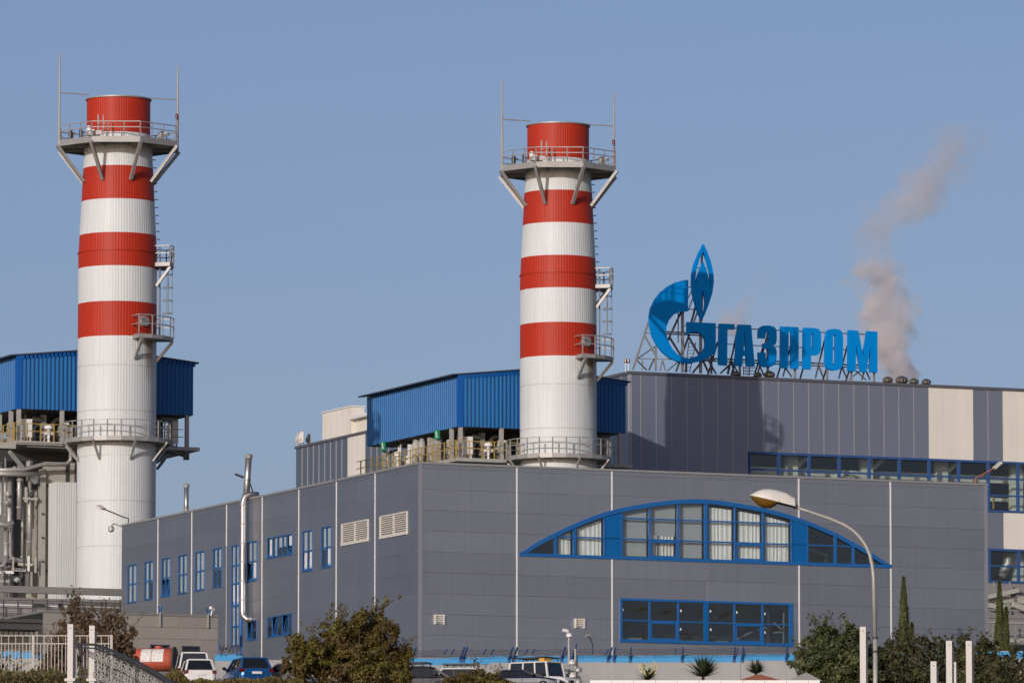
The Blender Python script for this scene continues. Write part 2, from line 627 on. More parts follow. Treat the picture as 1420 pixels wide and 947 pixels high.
def clad_panel(xf, a0, a1, z0, z1, holes, arch=None, g=0.014, dep=0.026):
    """A cladding panel with bevelled edges that meet its neighbours in a groove; window openings cut out."""
    mbp = MB(xf)
    A = sorted({a0, a0 + g, a1 - g, a1} | {h[i] for h in holes for i in (0, 1) if a0 < h[i] < a1})
    Z = sorted({z0, z0 + g, z1 - g, z1} | {h[i] for h in holes for i in (2, 3) if z0 < h[i] < z1})
    if arch:
        sill, curve = arch
        A = sorted(set(A) | {p[0] for p in curve if a0 < p[0] < a1})
        if z0 < sill < z1:
            Z = sorted(set(Z) | {sill})

        def top(a):
            if a <= curve[0][0] or a >= curve[-1][0]:
                return -1e9
            for (x0, y0), (x1, y1) in zip(curve, curve[1:]):
                if x0 <= a <= x1:
                    return y0 + (y1 - y0) * (a - x0) / max(1e-9, x1 - x0)

    def dd(a, z):
        return -dep if (a in (a0, a1) or z in (z0, z1)) else 0.0
    for i in range(len(A) - 1):
        for j in range(len(Z) - 1):
            xa, xb, za, zb = A[i], A[i + 1], Z[j], Z[j + 1]
            cx, cz = (xa + xb) / 2, (za + zb) / 2
            if any(h[0] < cx < h[1] and h[2] < cz < h[3] for h in holes):
                continue
            la, lb = za, za
            if arch and za >= sill - 1e-6:
                e = 1e-6
                ca, cb = top(xa + e), top(xb - e)
                if ca > -1e8 and cb > -1e8:
                    la, lb = min(zb, max(za, ca)), min(zb, max(za, cb))
                    if la >= zb - 1e-6 and lb >= zb - 1e-6:
                        continue
            mbp.add([(xa, dd(xa, za) if la == za else 0, la), (xb, dd(xb, za) if lb == za else 0, lb), (xb, dd(xb, zb), zb), (xa, dd(xa, zb), zb)], [(0, 1, 2, 3)])
    return mbp


def curtain_mb(xf, a0, a1, z0, z1, d, amp=0.05, wl_=0.22):
    m = MB(xf)
    n = max(4, int((a1 - a0) / wl_ * 6))
    ph = random.random() * 6
    vs = []
    for k in range(n + 1):
        a = a0 + (a1 - a0) * k / n
        dd = d + amp * sin(a / wl_ * 2 * pi + ph + 0.6 * sin(a * 3.1))
        vs += [(a, dd, z0), (a, dd, z1)]
    m.add(vs, [(2 * k, 2 * k + 2, 2 * k + 3, 2 * k + 1) for k in range(n)])
    return m


def window_unit(parent, xf, a0, a1, z0, z1, cols, rows, tilt=(), cur='blinds', fr=0.06, framem='blue', panem='pane', seed=0):
    """A framed window: casing, mullions, transoms, panes; some sashes tilted open; curtains behind."""
    rr = random.Random(seed)
    w = MB(xf)
    w.box(a0, a1, -0.03, 0.03, z1 - fr, z1)
    w.box(a0 - .03, a1 + .03, -0.03, 0.06, z0 - .02, z0 + fr * .8)
    w.box(a0, a0 + fr, -0.03, 0.025, z0 + fr * .8, z1 - fr)
    w.box(a1 - fr, a1, -0.03, 0.025, z0 + fr * .8, z1 - fr)
    win = part(w, 'window', M[framem], parent)
    A = [a0 + fr] + [a0 + (a1 - a0) * c for c in cols] + [a1 - fr]
    Z = [z0 + fr * .8] + [z0 + (z1 - z0) * c for c in rows] + [z1 - fr]
    for a in A[1:-1]:
        m = MB(xf)
        m.box(a - .022, a + .022, -.03, .02, Z[0], Z[-1])
        part(m, 'mullion', M[framem], win)
    for z in Z[1:-1]:
        for i in range(len(A) - 1):
            m = MB(xf)
            e0, e1 = (0 if i == 0 else .022), (0 if i == len(A) - 2 else .022)
            m.box(A[i] + e0, A[i + 1] - e1, -.03, .017, z - .04, z + .04)
            part(m, 'transom', M[framem], win)
    for i in range(len(A) - 1):
        for j in range(len(Z) - 1):
            p0, p1, q0, q1 = A[i] + .035, A[i + 1] - .035, Z[j] + .03, Z[j + 1] - .03
            m = MB(xf)
            if (i, j) in tilt:
                th = .20
                e = .055
                base = MB()
                zz = q1 - q0

                def tf(a, d, z, q0=q0, zz=zz):
                    k = (z - q0) / zz
                    return xf(a, d - .22 * k - .02, z)
                sm = MB(tf)
                sm.box(p0, p1, -.04, .0, q0, q0 + e)
                sm.box(p0, p1, -.04, .0, q1 - e, q1)
                sm.box(p0, p0 + e, -.04, .0, q0 + e, q1 - e)
                sm.box(p1 - e, p1, -.04, .0, q0 + e, q1 - e)
                part(sm, 'sash', M[framem], win)
                pm = MB(tf)
                pm.box(p0 + e, p1 - e, -.025, -.015, q0 + e, q1 - e)
                part(pm, 'pane', M[panem], win)
            else:
                m.box(A[i] + .015, A[i + 1] - .015, -.018, -.008, Z[j] + .02, Z[j + 1] - .02)
                part(m, 'pane', M[panem], win)
    if cur == 'blinds':
        n = 2 if len(cols) == 1 else 5
        for k in range(n):
            w1 = (a1 - a0 - .2) / n
            c0 = a0 + .1 + w1 * k + w1 * rr.uniform(.05, .4)
            c1 = a0 + .1 + w1 * (k + 1) - w1 * rr.uniform(.04, .22)
            zb = z0 + .1 if rr.random() < .7 else z0 + (z1 - z0) * .45
            part(curtain_mb(xf, c0, c1, zb, z1 - .1, -.07, .014, .16), 'curtain', M['curtaindim'], win)
    elif cur == 'full':
        part(curtain_mb(xf, a0 + .1, a1 - .1, z0 + .1, z1 - .1, -.30), 'curtain', M['curtain'], win)
    return win


# ================================================================== BUILDING A : grey office block in front
ZR = 34.736
SA1 = on_t(1368.4, 670, 0)[0]
TA1 = on_s(168.9, 724.2, 0)[0]
A = thing('office_building', 'long grey panelled building in front with an arched blue window band', 'building', (0, 0, GZ))
xfF, xfL = XF_FRONT(0.0), XF_LEFT(0.0)
zj = [GZ, 21.9] + [33.175 - 1.19 * k for k in range(9, -1, -1)] + [34.365, ZR - .12]
zj = sorted(set(round(z, 4) for z in zj if z > 21.6 or z == GZ))
fs_ = [0.16] + [6.047 + 6 * k for k in range(5)] + [SA1 - .16]
ft_ = [0.16] + [6.763 + 6 * k for k in range(7)] + [TA1]

# arch outline measured on the facade
archpx = [(719.7, 767.5), (745, 752.5), (771, 739), (796.6, 727.2), (817, 718.8), (838, 711.4), (861.7, 705.5), (880, 702), (899.2, 698.7), (920, 696), (938.7, 694.3), (960, 693.4), (981, 693.9), (1000, 695.8),
          (1019, 698.6), (1040, 702), (1057, 705.4), (1078, 710.5), (1097.3, 716), (1118.5, 723.4), (1138, 731.5), (1158.6, 740.3), (1184, 754), (1210, 769), (1235.7, 785)]
arch = [on_t(u, v, 0) for u, v in archpx]
sill = (on_t(719.7, 769.6, 0)[1] + on_t(1235, 786.8, 0)[1]) / 2
arch[0] = (arch[0][0], sill + .02)
arch[-1] = (arch[-1][0], sill + .02)
# rectangular window
r0 = on_t(859.3, 828.5, 0)
r1 = on_t(1099.2, 895, 0)
RW = (r0[0], r1[0], (on_t(859.3, 889, 0)[1] + r1[1]) / 2, (r0[1] + on_t(1099, 836.5, 0)[1]) / 2)
ventpx = [(609, 858.5), (803.5, 864)]
vents = []
for u, v in ventpx:
    s, z = on_t(u, v, 0)
    vents.append((s - .30, s + .30, z - .28, z + .28))


def arch_top(a):
    for (x0, y0), (x1, y1) in zip(arch, arch[1:]):
        if x0 <= a <= x1:
            return y0 + (y1 - y0) * (a - x0) / (x1 - x0)
    return sill


fine = []
for k in range(81):
    a = arch[0][0] + (arch[-1][0] - arch[0][0]) * k / 80
    fine.append((a, arch_top(a)))
for i in range(len(fs_) - 1):
    for j in range(len(zj) - 1):
        hs = [h for h in [RW] if h[0] < fs_[i + 1] and h[1] > fs_[i] and h[2] < zj[j + 1] and h[3] > zj[j]]
        ar = None
        if zj[j + 1] > sill and zj[j] < 32.2 and fs_[i] < arch[-1][0] and fs_[i + 1] > arch[0][0]:
            ar = (sill, fine)
        a0, a1 = fs_[i], fs_[i + 1]
        pm = clad_panel(xfF, a0, a1, zj[j], zj[j + 1], hs, ar)
        if pm.f:
            part_islands(pm, 'panel', M['grey'], A)
# left side windows in pixels: (u0,u1,vtop@u0,vbot@u0, kind)
LW = [(177.1, 189.8, 783.5, 837.5, 'w'), (200.4, 212.8, 779, 832.5, 'w'), (224.2, 236.5, 774.8, 828, 'wo'), (247.5, 260, 770.2, 823.5, 'w'), (270.9, 284.2, 765.5, 818.5, 'w'), (295.5, 307.9, 761, 815, 'w'),
      (321.2, 332.2, 756.5, 897, 'tall'), (342.8, 356.7, 751, 806, 'wo'), (371, 405.9, 746, 774.5, 'h'), (419.8, 433.7, 736.5, 793.5, 'wo'), (445.8, 459.7, 730.8, 788, 'w2'),
      (343, 356, 861, 888, 'l'), (370.8, 405.5, 855.5, 884, 'h2')]
lw = []
for u0, u1, vt, vb, k in LW:
    t1 = on_s(u0, vt, 0)[0]
    t0 = on_s(u1, vt, 0)[0]
    lw.append((t0, t1, on_s(u0, vb, 0)[1], on_s(u0, vt, 0)[1], k))
# level the row of tall windows
for grp in ((0, 1, 2, 3, 4, 5, 7, 9, 10), (8,), (11, 12)):
    if len(grp) > 2:
        zt = sum(lw[i][3] for i in grp) / len(grp)
        zb = sum(lw[i][2] for i in grp) / len(grp)
        for i in grp:
            lw[i] = (lw[i][0], lw[i][1], zb, zt, lw[i][4])
LV = []
for u0, u1, vt, vb in ((473.9, 511, 726.6, 755.6), (527, 565, 715.8, 746)):
    LV.append((on_s(u1, vt, 0)[0], on_s(u0, vt, 0)[0], on_s(u0, vb, 0)[1], on_s(u0, vt, 0)[1]))
holesL = [h[:4] for h in lw] + LV
for i in range(len(ft_) - 1):
    for j in range(len(zj) - 1):
        hs = [h for h in holesL if h[0] < ft_[i + 1] and h[1] > ft_[i] and h[2] < zj[j + 1] and h[3] > zj[j]]
        pm = clad_panel(xfL, ft_[i], ft_[i + 1], zj[j], zj[j + 1], hs)
        if pm.f:
            part_islands(pm, 'panel', M['grey'], A)
# seam strips
for k in range(5):
    if k == 2:
        continue
    a = 6.047 + 6 * k
    segs = [(GZ, ZR - .13)]
    if k in (1, 3):
        segs = [(GZ, sill - .03), (arch_top(a) + .02, ZR - .13)]
    for z0, z1 in segs:
        m = MB(xfF)
        m.box(a - .038, a + .038, -.03, .03, z0, z1)
        part(m, 'cover_strip', M['strip'], A)
for k in range(7):
    a = 6.763 + 6 * k
    m = MB(xfL)
    z0 = GZ if k != 4 else on_s(314.5, 757, 0)[1]
    m.box(a - .04, a + .04, -.03, .025, z0, ZR - .13)
    part(m, 'cover_strip', M['strip'], A)
# corner trims, coping, far walls, roof
m = MB()
m.box(-.03, .16, -.03, .0, GZ, ZR - .12)
m.box(-.03, .0, .0, .16, GZ, ZR - .12)
part(m, 'corner_trim', M['trim'], A)
m = MB()
m.box(SA1 - .16, SA1 + .03, -.03, .3, GZ, ZR - .12)
part(m, 'corner_trim', M['trim'], A)
m = MB()
m.box(-.06, SA1 + .06, -.06, .35, ZR - .12, ZR)
part(m, 'coping', M['coping'], A)
m = MB()
m.box(-.06, .35, .35, TA1 + .06, ZR - .12, ZR)
part(m, 'coping', M['coping'], A)
m = MB()
m.box(.36, SA1 - .2, .36, TA1 - .2, ZR - .55, ZR - .4)
part(m, 'roof', M['roof'], A)
m = MB()
m.box(SA1 - .15, SA1, .31, TA1, GZ, ZR - .13)
part(m, 'side_wall', M['grey'], A)
m = MB()
m.box(.05, SA1 - .16, TA1 - .15, TA1, GZ, ZR - .13)
part(m, 'back_wall', M['grey'], A)
m = MB()
m.box(4.0, 4.2, 4.2, TA1 - .3, GZ, ZR - .6)
part(m, 'partition', M['inner'], A)
m = MB()
m.box(.3, SA1 - .3, 4.0, 4.19, GZ, ZR - .6)
part(m, 'partition', M['inner'], A)
m = MB()
m.box(.12, SA1 - .3, .12, 3.99, 28.25, 28.45)
part(m, 'floor_slab', M['inner'], A)

# ---- arched window band
AW = part(MB(xfF).box(arch[0][0], arch[-1][0], -.12, .07, sill - .04, sill + .14), 'arched_window', M['blue'], A)
rim = MB(xfF)
vs, fsx = [], []
for k, (a, z) in enumerate(fine):
    w = .19
    z2 = max(z - w, sill + .142)
    z1_ = max(z + .06, sill + .145)
    vs += [(a, .10, z1_), (a, .10, z2), (a, -.12, z1_), (a, -.12, z2)]
for k in range(len(fine) - 1):
    b = 4 * k
    fsx += [(b, b + 1, b + 5, b + 4), (b + 2, b + 6, b + 7, b + 3), (b, b + 4, b + 6, b + 2), (b + 1, b + 3, b + 7, b + 5)]
rim.add(vs, fsx)
part(rim, 'arched_casing', M['blue'], AW)
mull_px = [(770, .16), (796.6, .16), (837.8, .06), (861.7, .09), (900.8, .07), (940.6, .07), (979, .20), (1019, .07), (1058, .09), (1097.5, .05), (1119.5, .07), (1158, .16), (1183, .14)]
mus = []
for u, w in mull_px:
    a = on_t(u, 760, 0)[0]
    mus.append((a, w))
    m = MB(xfF)
    m.box(a - w / 2, a + w / 2, -.10, .06, sill + .14, arch_top(a) - .05)
    part(m, 'mullion', M['blue'], AW)
edges = [(arch[0][0] + .3, 0)] + mus + [(arch[-1][0] - .3, 0)]
h1 = sill + 1.16
h2 = sill + 2.36


def arch_pane(a0, a1, z0, z1max, name, mt, d0=-.05, d1=-.035, parent=AW):
    n = max(2, int((a1 - a0) / .35))
    m = MB(xfF)
    vs, f = [], []
    for k in range(n + 1):
        a = a0 + (a1 - a0) * k / n
        zt = min(z1max, arch_top(a) - .1)
        zt = max(zt, z0 + .01)
        vs += [(a, d1, z0), (a, d1, zt), (a, d0, z0), (a, d0, zt)]
    for k in range(n):
        b = 4 * k
        f += [(b, b + 4, b + 5, b + 1), (b + 2, b + 3, b + 7, b + 6), (b, b + 2, b + 6, b + 4), (b + 1, b + 5, b + 7, b + 3)]
    f += [(0, 1, 3, 2), (4 * n, 4 * n + 2, 4 * n + 3, 4 * n + 1)]
    m.add(vs, f)
    return part(m, name, M[mt], parent)


kinds = ['dark', 'curtain', 'curtain', 'panel', 'blind', 'blind', 'blind', 'curtain', 'curtain', 'curtain', 'panel', 'dark', 'dark', 'dark']
for i, kd in enumerate(kinds):
    (a0, w0), (a1, w1) = edges[i], edges[i + 1]
    a0, a1 = a0 + w0 / 2, a1 - w1 / 2
    top_here = max(arch_top(a0), arch_top(a1))
    rows = [sill + .14, h1]
    if kd in ('blind', 'curtain') and top_here > h2 + .3:
        rows = [sill + .14, h1, h2]
    if top_here < h1 + .4:
        rows = [sill + .14]
    rows.append(99)
    for j in range(len(rows) - 1):
        z0, z1 = rows[j], rows[j + 1]
        if j > 0 and kd != 'panel':
            m = MB(xfF)
            m.box(a0, a1, -.09, .045, z0 - .04, z0 + .04)
            part(m, 'transom', M['blue'], AW)
        zz0 = z0 + (.04 if j else 0)
        if kd == 'panel':
            arch_pane(a0, a1, zz0 - (.0 if j == 0 else .02), z1 - .015, 'infill_panel', 'bluepanel', -.04, .02)
        else:
            arch_pane(a0, a1, zz0, z1 - .04, 'pane', 'panedk' if kd == 'dark' else ('pane' if kd == 'curtain' else 'paneblind'))
    if kd == 'curtain' and i > 0:
        st_ = a0 + (.22 if i in (1, 2, 7, 9) else .3)
        n = 30
        m = MB(xfF)
        vs, f = [], []
        for k in range(n * 3 + 1):
            a = st_ + (a1 - .04 - st_) * k / (n * 3)
            d = -.30 + .020 * sin(a * 23 + .8 * sin(a * 5)) + .008 * sin(a * 61)
            vs += [(a, d, sill + .16), (a, d, max(sill + .3, arch_top(a) - .35))]
        f = [(2 * k, 2 * k + 2, 2 * k + 3, 2 * k + 1) for k in range(n * 3)]
        m.add(vs, f)
        part(m, 'curtain', M['curtain'], AW)
    if kd == 'blind':
        arch_pane(a0 + .02, a1 - .02, (sill + .2) if i != 5 else h1 + .28, 99, 'roller_blind', 'blind', -.36, -.34)
# opening sashes
for i in (5, 8):
    (a0, w0), (a1, w1) = edges[i], edges[i + 1]
    a0, a1 = a0 + w0 / 2, a1 - w1 / 2
    m = MB(xfF)
    e = .11
    m.box(a0, a0 + e, -.03, .035, sill + .14, h1 - .04)
    m.box(a1 - e, a1, -.03, .035, sill + .14, h1 - .04)
    m.box(a0 + e, a1 - e, -.03, .035, sill + .14, sill + .14 + e)
    m.box(a0 + e, a1 - e, -.03, .035, h1 - .04 - e, h1 - .04)
    part(m, 'sash', M['blue'], AW)
    if i == 5:
        part(curtain_mb(xfF, a0 + .15, a0 + .62, sill + .2, h1 + .27, -.36), 'curtain', M['curtain'], AW)
        part(curtain_mb(xfF, a0 + .70, a1 - .1, sill + .2, h1 + .27, -.36), 'curtain', M['curtain'], AW)

# ---- rectangular window
cols_px = [900.5, 940.3, 979, 1018.3, 1057.3]
cl = [(on_t(u, 860, 0)[0] - RW[0]) / (RW[1] - RW[0]) for u in cols_px]
w = MB(xfF)
w.box(RW[0], RW[1], -.12, .07, RW[3] - .13, RW[3])
w.box(RW[0] - .02, RW[1] + .02, -.12, .09, RW[2] - .04, RW[2] + .13)
w.box(RW[0], RW[0] + .13, -.12, .067, RW[2] + .13, RW[3] - .13)
w.box(RW[1] - .22, RW[1], -.12, .067, RW[2] + .13, RW[3] - .13)
RWo = part(w, 'wide_window', M['blue'], A)
cs = [RW[0] + .13] + [RW[0] + (RW[1] - RW[0]) * c for c in cl] + [RW[1] - .22]
zm = RW[2] + (RW[3] - RW[2]) * .49
for k, a in enumerate(cs[1:-1]):
    hw = .14 if k == 2 else .045
    m = MB(xfF)
    m.box(a - hw, a + hw, -.1, .055, RW[2] + .13, RW[3] - .13)
    part(m, 'mullion', M['bluepanel'] if k == 2 else M['blue'], RWo)
for k in range(6):
    e0 = 0 if k == 0 else (.14 if k == 3 else .045)
    e1 = 0 if k == 5 else (.14 if k == 2 else .045)
    a0, a1 = cs[k] + e0, cs[k + 1] - e1
    m = MB(xfF)
    m.box(a0, a1, -.09, .045, zm - .035, zm + .035)
    part(m, 'transom', M['blue'], RWo)
    for z0, z1 in ((RW[2] + .13, zm - .035), (zm + .035, RW[3] - .13)):
        m = MB(xfF)
        m.box(a0 - .01, a1 + .01, -.05, -.035, z0 - .01, z1 + .01)
        part(m, 'pane', M['panedk'], RWo)
    if k in (1, 4):
        m = MB(xfF)
        e = .11
        z0, z1 = RW[2] + .13, zm - .035
        m.box(a0, a0 + e, -.03, .035, z0, z1)
        m.box(a1 - e, a1, -.03, .035, z0, z1)
        m.box(a0 + e, a1 - e, -.03, .035, z0, z0 + e)
        m.box(a0 + e, a1 - e, -.03, .035, z1 - e, z1)
        part(m, 'sash', M['blue'], RWo)
for u, v in ((864, 845), (944.5, 846.5), (944, 872), (985.5, 847), (986, 872.5), (1022, 848.5), (1061, 850.5), (1061, 876.5)):
    s, z = on_t(u, v, 0)
    m = MB(xfF)
    m.box(s - .045, s + .045, -.033, -.03, z - .065, z + .065)
    part(m, 'sticker', M['paper'], RWo)
for (u0, v0, u1, v1, wd_) in ((1072.5, 846, 1072.5, 891, .06), (1094, 848, 1094, 890, .07), (1026, 886, 1053, 873, .1), (1058, 872, 1070, 869, .12), (1080, 862, 1092, 872, .1), (1080, 876, 1092, 875, .08), (875, 884, 897, 884.5, .12), (940, 887, 975, 888.5, .1), (1000, 888, 1016, 888.5, .1), (998, 855.2, 1001, 855.3, .08)):
    s0, z0 = on_t(u0, v0, 0)
    s1, z1 = on_t(u1, v1, 0)
    m = MB()
    m.bar((s0, .7, z0), (s1, .75, z1), wd_)  # white bars set a little way behind the panes
    part(m, 'white_bar', M['white'], RWo)

# ---- side windows
for i, (t0, t1, z0, z1, k) in enumerate(lw):
    if k in ('w', 'w2'):
        window_unit(A, xfL, t0, t1, z0, z1, [.5], [.49], cur='blinds', seed=i, tilt=((0, 0),) if k == 'w2' else ())
    elif k == 'wo':
        window_unit(A, xfL, t0, t1, z0, z1, [.5], [.49], tilt=((0, 0), (1, 0)), seed=i + 3)
    elif k == 'tall':
        window_unit(A, xfL, t0, t1, z0, z1, [.5], [.2, .4, .62, .8], tilt=((0, 2), (1, 2)), seed=i)
    elif k == 'l':
        window_unit(A, xfL, t0, t1, z0, z1, [.5], [], tilt=((1, 0),), cur=None, panem='panedk')
    elif k == 'h':
        window_unit(A, xfL, t0, t1, z0, z1, [.2, .4, .6, .8], [], tilt=((0, 0), (4, 0)), seed=5, cur='blinds')
    else:
        window_unit(A, xfL, t0, t1, z0, z1, [.17, .4, .6, .8], [], tilt=((3, 0), (1, 0)), cur=None, panem='panedk')
# ---- louvres
for a0, a1, z0, z1 in LV:
    w = MB(xfL)
    e = .08
    w.box(a0, a1, -.1, .06, z1 - e, z1)
    w.box(a0, a1, -.1, .08, z0 - .06, z0 + e)
    w.box(a0, a0 + e, -.1, .055, z0 + e, z1 - e)
    w.box(a1 - e, a1, -.1, .055, z0 + e, z1 - e)
    am = (a0 + a1) / 2
    w.box(am - .04, am + .04, -.1, .05, z0 + e, z1 - e)
    lo = part(w, 'louvre_vent', M['louvre'], A)
    for b0, b1 in ((a0 + e, am - .04), (am + .04, a1 - e)):
        n = 9
        for q in range(n):
            zc = z0 + e + (z1 - z0 - 2 * e) * (q + .5) / n
            m = MB(xfL)
            m.add([(b0, .03, zc - .045), (b1, .03, zc - .045), (b1, -.09, zc + .055), (b0, -.09, zc + .055), (b0, .03, zc - .065), (b1, .03, zc - .065), (b1, -.09, zc + .035), (b0, -.09, zc + .035)],
                  [(0, 1, 2, 3), (7, 6, 5, 4), (0, 4, 5, 1), (1, 5, 6, 2), (2, 6, 7, 3), (3, 7, 4, 0)])
            part(m, 'slat', M['louvre'], lo)
# ---- two small white wall vents
for a0, a1, z0, z1 in vents:
    w = MB(xfF)
    w.box(a0, a0 + .07, 0.003, .14, z0, z1)
    w.box(a1 - .07, a1, 0.003, .14, z0, z1)
    w.box(a0 + .07, a1 - .07, 0.003, .02, z0 + .06, z1)
    vo = part(w, 'wall_vent', M['louvre'], A)
    for q in range(4):
        zc = z0 + .12 + q * .115
        m = MB(xfF)
        m.box(a0 + .07, a1 - .07, .02, .11, zc, zc + .05)
        part(m, 'slat', M['louvre'], vo)

# ================================================================== CHIMNEYS
TCH = 59.0
sC1, _ = on_t(161.7, 600, TCH)
sC2, _ = on_t(774.3, 600, TCH)
YC1 = Yof(sC1, TCH)


def zc1(v, off=0.0):                # height at chimney 1 for an image row
    return at(161.7, v, YC1 - off).z


def rpx(px):
    return px / FPX * YC1 * 1.006


CH = thing('chimney', 'red and white striped chimney at the far left with pipework at its foot', 'chimney', (sC1, TCH, GZ), 'striped chimneys')
c0 = (sC1, TCH)
RB = rpx(54.4)
bands = [(131.5, 181, 'chred', 44.0, 44.0), (181, 188.5, 'chwhite', 44.0, 44.0), (188.5, 228.0, 'chwhite', 46.0, 48.3), (228.0, 274.5, 'chred', 48.3, 50.6), (274.5, 321.5, 'chwhite', 50.6, 53.0),
         (321.5, 345.5, 'chred', 53.0, 54.0), (345.5, 367.8, 'chred', 54.4, 54.4), (367.8, 417.0, 'chwhite', 54.4, 54.4), (417.0, 465.0, 'chred', 54.4, 54.4), (465.0, 505, 'chwhite', 54.4, 54.4)]
for va, vb, mt, ra, rb in bands:
    za, zb = zc1(va, RB), zc1(vb, RB)
    m = MB()
    m.ribbed([(zb, rpx(rb)), (za, rpx(ra))], c0, 84, .009)
    part(m, 'shell_band', M[mt], CH)
zl = zc1(505, RB)
hh = 2.95
k = 0
while zl > GZ:
    zn = max(GZ, zl - hh)
    m = MB()
    m.ribbed([(zn, RB), (zl - .012, RB)], c0, 84, .009)
    part(m, 'shell_band', M['chwhite'], CH)
    if k in (0, 1, 3, 4, 5, 7):
        m = MB()
        m.lathe([(zl - .04, RB + .006), (zl - .04, RB + .022), (zl + .02, RB + .022), (zl + .02, RB + .006)], c0, 96, False)
        part(m, 'joint_ring', M['seam'], CH)
    zl = zn
    k += 1
m = MB()
m.lathe([(zc1(132.5, RB), rpx(44.6) + .03), (zc1(132.5, RB), rpx(44.6) + .06), (zc1(130.6, RB), rpx(44.6) + .06), (zc1(130.6, RB), rpx(42.5)), (zc1(160, RB), rpx(42.5))], c0, 64, False)
part(m, 'top_rim', M['galv'], CH)
m = MB()
m.lathe([(zc1(346.5, RB), RB + .03), (zc1(346.5, RB), RB + .06), (zc1(345.0, RB), RB + .06), (zc1(345.0, RB), RB)], c0, 96, False)
part(m, 'joint_ring', M['chred'], CH)
m = MB()
m.lathe([(zc1(189.3, RB), rpx(46) + .02), (zc1(188, RB), rpx(46.4) + .02), (zc1(187.3, RB), rpx(44))], c0, 96, False)
part(m, 'shoulder_ring', M['chwhite'], CH)


def polar(r, deg, z):
    return Vector((c0[0] + r * cos(radians(deg)), c0[1] + r * sin(radians(deg)), z))


def ring_platform(name, R, rin, zdeck, zbot, nside, rail_h, posts_per, strut_drop, r_shell, strut_at, a_off=0.0, toe=.3, m_='galv'):
    dk = MB()
    out = [polar(R, a_off + 360 / nside * k, 0) for k in range(nside)]
    inn = [polar(rin, a_off + 360 / nside * k, 0) for k in range(nside)]
    vs, f = [], []
    for k in range(nside):
        o, i = out[k], inn[k]
        vs += [(o.x, o.y, zdeck), (i.x, i.y, zdeck), (o.x, o.y, zdeck - .06), (i.x, i.y, zdeck - .06)]
    for k in range(nside):
        b, c = 4 * k, 4 * ((k + 1) % nside)
        f += [(b, b + 1, c + 1, c), (b + 2, c + 2, c + 3, b + 3), (b, c, c + 2, b + 2), (b + 1, b + 3, c + 3, c + 1)]
    dk.add(vs, f)
    P = part(dk, name, M['steel'], CH)
    # fascia beams
    for k in range(nside):
        p, q = out[k], out[(k + 1) % nside]
        d = (q - p).normalized() * .02
        m = MB()
        m.bar((p.x + d.x, p.y + d.y, (zdeck + toe + zbot) / 2), (q.x - d.x, q.y - d.y, (zdeck + toe + zbot) / 2), .07, zdeck + toe - zbot)
        part(m, 'edge_beam', M[m_], P)
        for h in (rail_h, rail_h * .62):
            m = MB()
            m.bar((p.x, p.y, zdeck + toe + h), (q.x, q.y, zdeck + toe + h), .055)
            part(m, 'handrail', M[m_], P)
        for j in range(posts_per):
            x = p.lerp(q, j / posts_per)
            m = MB()
            m.bar((x.x, x.y, zdeck + toe), (x.x, x.y, zdeck + toe + rail_h - .03), .065)
            part(m, 'railing_post', M[m_], P)
        m = MB()
        i_ = inn[k]
        m.bar((p.x, p.y, zbot + .12), (i_.x, i_.y, zbot + .12), .14, .22)
        part(m, 'floor_beam', M['steel'], P)
    for deg in strut_at:
        a = polar(R + .12, deg, zbot + .05)
        b = polar(r_shell + .05, deg, zbot - strut_drop)
        m = MB()
        m.bar(a, b, .20 if R > RB + 1.2 else .12)
        part(m, 'strut', M[m_], P)
    return P


zd = zc1(186.5, RB + 1.5)
TP = ring_platform('top_platform', rpx(87.5), rpx(46), zd - .20, zd - .46, 8, .98, 3, zd - .46 - zc1(248, rpx(52)), rpx(49.6), [45 * k for k in range(8)], toe=.12)
zb_ = zc1(605.5, RB + 1.0)
LPF = ring_platform('ring_balcony', rpx(74.5), RB - .1, zb_ - .05, zb_ - .20, 24, 1.08, 1, 1.15, RB, [45 * k for k in range(8)], a_off=0, toe=.14)

# small side platforms and ladder on the right-hand side (towards +s / -t)
def side_platform(a0, a1, R, zdeck, rail_h, name):
    n = 4
    dk = MB()
    vs, f = [], []
    ri = RB + .02
    angs = [a0 + (a1 - a0) * k / n for k in range(n + 1)]
    ro = [R if 0 < k < n else R * .985 for k in range(n + 1)]
    for k, a in enumerate(angs):
        o, i = polar(ro[k], a, 0), polar(ri, a, 0)
        vs += [(o.x, o.y, zdeck), (i.x, i.y, zdeck), (o.x, o.y, zdeck - .25), (i.x, i.y, zdeck - .25)]
    for k in range(n):
        b, c = 4 * k, 4 * (k + 1)
        f += [(b, b + 1, c + 1, c), (b + 2, c + 2, c + 3, b + 3), (b, c, c + 2, b + 2)]
    f += [(0, 2, 3, 1), (4 * n, 4 * n + 1, 4 * n + 3, 4 * n + 2)]
    dk.add(vs, f)
    P = part(dk, name, M['galv'], CH)
    pts = [polar(ri, a0, 0)] + [polar(ro[k], angs[k], 0) for k in range(n + 1)] + [polar(ri, a1, 0)]
    for h in (rail_h, rail_h * .55):
        m = MB()
        for p, q in zip(pts, pts[1:]):
            m.bar((p.x, p.y, zdeck + h), (q.x, q.y, zdeck + h), .06)
        o = part(m, 'handrail', M['galv'], P)
    for p in pts[1:-1]:
        m = MB()
        m.bar((p.x, p.y, zdeck), (p.x, p.y, zdeck + rail_h - .03), .07)
        part(m, 'railing_post', M['galv'], P)
    for a in (a0 + 4, a1 - 4):
        p, q = polar(R - .1, a, zdeck - .28), polar(RB + .05, a, zdeck - 1.55)
        m = MB()
        m.bar(p, q, .17)
        part(m, 'strut', M['galv'], P)
    return P


